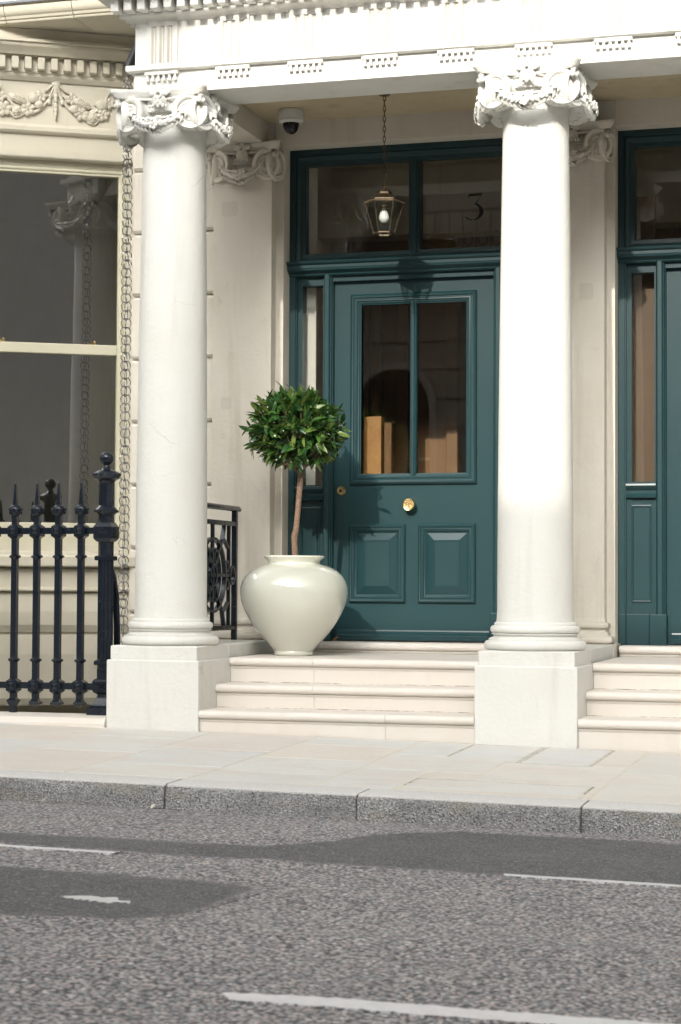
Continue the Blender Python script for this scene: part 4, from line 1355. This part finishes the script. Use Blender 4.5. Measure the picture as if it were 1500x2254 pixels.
tree = thing('bay_tree', 'ball-clipped standard bay tree with slim brown stem growing in the glazed pot', 'tree', (PX, PY, PZ + .5))
TB = Vector((PX, PY, PZ + .5))
tp = [(-1.432, .90, .86), (-1.432, .90, .92), (-1.436, .90, .985), (-1.437, .90, 1.03), (-1.428, .90, 1.07), (-1.420, .90, 1.15), (-1.413, .90, 1.24), (-1.405, .90, 1.33), (-1.402, .90, 1.42), (-1.40, .905, 1.50)]
m = MB()
m.tube([Vector(p) - TB for p in tp], [.019, .0175, .017, .0185, .0165, .0155, .0155, .0165, .015, .010], 12)
stem = m.build('trunk', 'bark', tree, 60)
CC = Vector((-1.42, .90, 1.615))
br = MB()
tips = []
rt_ = random.Random(21)
while len(tips) < 300:
    d = Vector((rt_.gauss(0, 1), rt_.gauss(0, 1), rt_.gauss(0, 1)))
    if d.length < .01: continue
    d.normalize()
    if d.z < -.9: continue
    bulge = 1 + .05 * math.sin(5 * math.atan2(d.y, d.x) + 2) + .07 * math.sin(4 * d.z + 1)
    rr = rt_.uniform(.55, 1.03) ** .6 * bulge
    tip = CC + Vector((d.x * .252, d.y * .245, d.z * (.222 if d.z > 0 else .205))) * rr * (1.16 if len(tips) % 17 == 3 else 1.0)
    tips.append((tip, d))
for i, (tip, d) in enumerate(tips):
    if i % 4: continue
    base = Vector((-1.402 + rt_.uniform(-.01, .01), .90, rt_.uniform(1.38, 1.50)))
    mid = base.lerp(tip, .55) + Vector((0, 0, -.015))
    br.tube([base - TB, mid - TB, tip - TB], [.006, .004, .0022], 5)
br.build('branches', 'bark', tree, 60)
def leaf_mesh(L, W_, fold, curl, name='leaf'):
    m = MB()
    n = 5
    vs = []
    for i in range(n + 1):
        t = i / n
        wd = W_ * (math.sin(math.pi * t ** .85) ** .8) * .5 + (0 if 0 < i < n else .0005)
        zc = -curl * t * t * L
        vs += [(t * L, -wd, zc + fold * wd), (t * L, 0, zc), (t * L, wd, zc + fold * wd)]
    fs = []
    for i in range(n):
        a = i * 3
        fs += [(a, a + 3, a + 4, a + 1), (a + 1, a + 4, a + 5, a + 2)]
    m.add(vs, fs)
    return m
variants = [(.076, .026, .35, .12), (.084, .028, .25, .25), (.068, .025, .45, .05), (.058, .023, .4, -.12), (.088, .027, .3, .35)]
leaf_mes = [leaf_mesh(*v).mesh('leaf', 'leaf', 60) for v in variants]
inst = []
for tip, d in tips:
    for k in range(rt_.randint(6, 9)):
        up = Vector((0, 0, 1))
        v = (d * rt_.uniform(.3, 1.0) + up * rt_.uniform(-.15, .75) + Vector((rt_.gauss(0, .55), rt_.gauss(0, .55), rt_.gauss(0, .4)))).normalized()
        p = tip - d * rt_.uniform(0, .06) + Vector((rt_.gauss(0, .012), rt_.gauss(0, .012), rt_.gauss(0, .012)))
        rot = v.to_track_quat('X', 'Z') @ Quaternion((1, 0, 0), rt_.gauss(0, .7))
        inst.append((p, rot, rt_.randrange(5), rt_.uniform(.78, 1.12)))
camp = Vector((1.83, -9.38, .75))
inst.sort(key=lambda t: (t[0] - camp).length)
for p, q, k, s in inst[:300]:
    o = obj('leaf', leaf_mes[k], tree)
    o.location = p - TB
    o.rotation_mode = 'QUATERNION'
    o.rotation_quaternion = q
    o.scale = (s, s, s)
m = MB()
for p, q, k, s in inst[300:]:
    lm = leaf_mesh(*variants[k])
    T = Matrix.Translation(p - TB) @ q.to_matrix().to_4x4() @ Matrix.Scale(s, 4)
    m.add(lm.v, lm.f, T)
me = bpy.data.meshes.new('crown_foliage')
me.from_pydata(m.v, [], m.f)
me.materials.append(M['leaf'])
me.shade_smooth()
tag(obj('crown_foliage', me, tree), kind='stuff')
m = MB()
for tip, d in tips[::3]:
    for k in range(2):
        p = tip + Vector((rt_.gauss(0, .015), rt_.gauss(0, .015), rt_.gauss(0, .015))) - TB - d * .02
        m.ell(p, (.0038, .0038, .0038), None, 5, 4)
tag(m.build('flower_buds', 'bud', tree, 60), kind='stuff')

# ------------------------------------------------------------------ fallen leaves
def dry(name, label, loc, rz, s, mat='dryleaf'):
    m = leaf_mesh(.05, .03, .8, -.6)
    o = m.build(name, mat, None, 60)
    so_ = o.modifiers.new('thick', 'SOLIDIFY')
    so_.thickness = .0012
    o.location = loc
    o.rotation_euler = (R(12), R(-8), rz)
    o.scale = (s, s, s)
    tag(o, label, 'leaf', kind='thing')
dry('fallen_leaf', 'small orange dry leaf on the sill at the door corner', (-1.408, 1.545, .4345), R(12), .8)
dry('fallen_leaf', 'pale dry leaf lying at the kerb foot near the kerb joint', (-1.085, -2.085, rz_(-1.08, -2.085) + .004), R(70), .5, 'mortar')
dry('fallen_leaf', 'pale dry leaf at the kerb foot below the railings', (-1.56, -2.10, rz_(-1.56, -2.1) + .004), R(20), .5, 'mortar')

# ------------------------------------------------------------------ houses across the street (they shade the lower front and show in the glass)
def terrace(x0, x1, h, label, wm='far'):
    t = thing('street_house', label, 'house', ((x0 + x1) / 2, -20, 0), 0)
    ox = (x0 + x1) / 2
    m = MB()
    m.box(x0 - ox, x1 - ox, -10, 0, -.4, h)
    z = .5
    while z < 5.2 and wm != 'farpale':
        m.box(x0 - ox, x1 - ox, -.005, .05, z, z + .44)
        z += .5
    m.build('wall', wm, t, 0)
    MB().box(x0 - ox, x1 - ox, -.3, .42, h - .45, h - .2).build('cornice', 'far', t, 0)
    if wm != 'farpale': MB().box(x0 - ox, x1 - ox, -.01, .9, 5.9, 6.15).build('balcony_slab', 'far', t, 0)
    n = max(1, int((x1 - x0) / (2.6 if wm != 'farpale' else 6.)))
    for i in range(n):
        cx = x0 - ox + (i + .5) * (x1 - x0) / n
        P = [(cx - .62, 1.6), (cx + .62, 1.6)] + [(cx + .62 * math.cos(R(a)), 3.9 + .62 * math.sin(R(a))) for a in range(0, 181, 20)]
        m = MB()
        m.ex(P, .052, .062, 'y')
        m.build('arched_window', 'fardark', t, 0)
        m = MB()
        m.tube([(cx - .7, .07, 1.5), (cx - .7, .07, 3.9)] + [(cx - .7 * math.cos(R(a)), .07, 3.9 + .7 * math.sin(R(a))) for a in range(15, 180, 15)] + [(cx + .7, .07, 3.9), (cx + .7, .07, 1.5)], .07, 6)
        m.box(cx - .62, cx + .62, .06, .09, 2.95, 3.0)
        m.build('window_surround', 'hallwhite', t, 0)
        z = 6.3
        while z + 2.4 < h - .4:
            MB().box(cx - .55, cx + .55, .0, .02, z, z + 2.1).build('upper_window', 'fardark', t, 0)
            z += 3.1
    if wm == 'farpale': return
    m = MB()
    x = x0 - ox + .1
    m.box(x0 - ox, x1 - ox, .80, .84, 7.05, 7.1)
    while x < x1 - ox:
        m.box(x, x + .025, .80, .83, 6.15, 7.05)
        m.tube([(x + .12 + .07 * math.cos(a), .815, 6.6 + .12 * math.sin(a)) for a in [i * math.pi / 6 for i in range(12)]], .014, 4, True)
        x += .24
    m.build('balcony_railing', 'iron', t, 0)
terrace(-22., -2.56, 14.4, 'tall stone terrace across the street, mirrored dimly in the door glass', 'farstone')
terrace(-2.555, 6.5, 11.15, 'lower brick terrace across the street facing the steps')
terrace(6.505, 24., 10.6, 'pale stucco terrace further along across the street', 'farpale')
m = MB()
m.add([(-60, -14, -.15), (60, -14, -.15), (60, -60, -.15), (-60, -60, -.15)], [(3, 2, 1, 0)])
tag(m.build('ground', 'slab', None, 0), kind='structure')
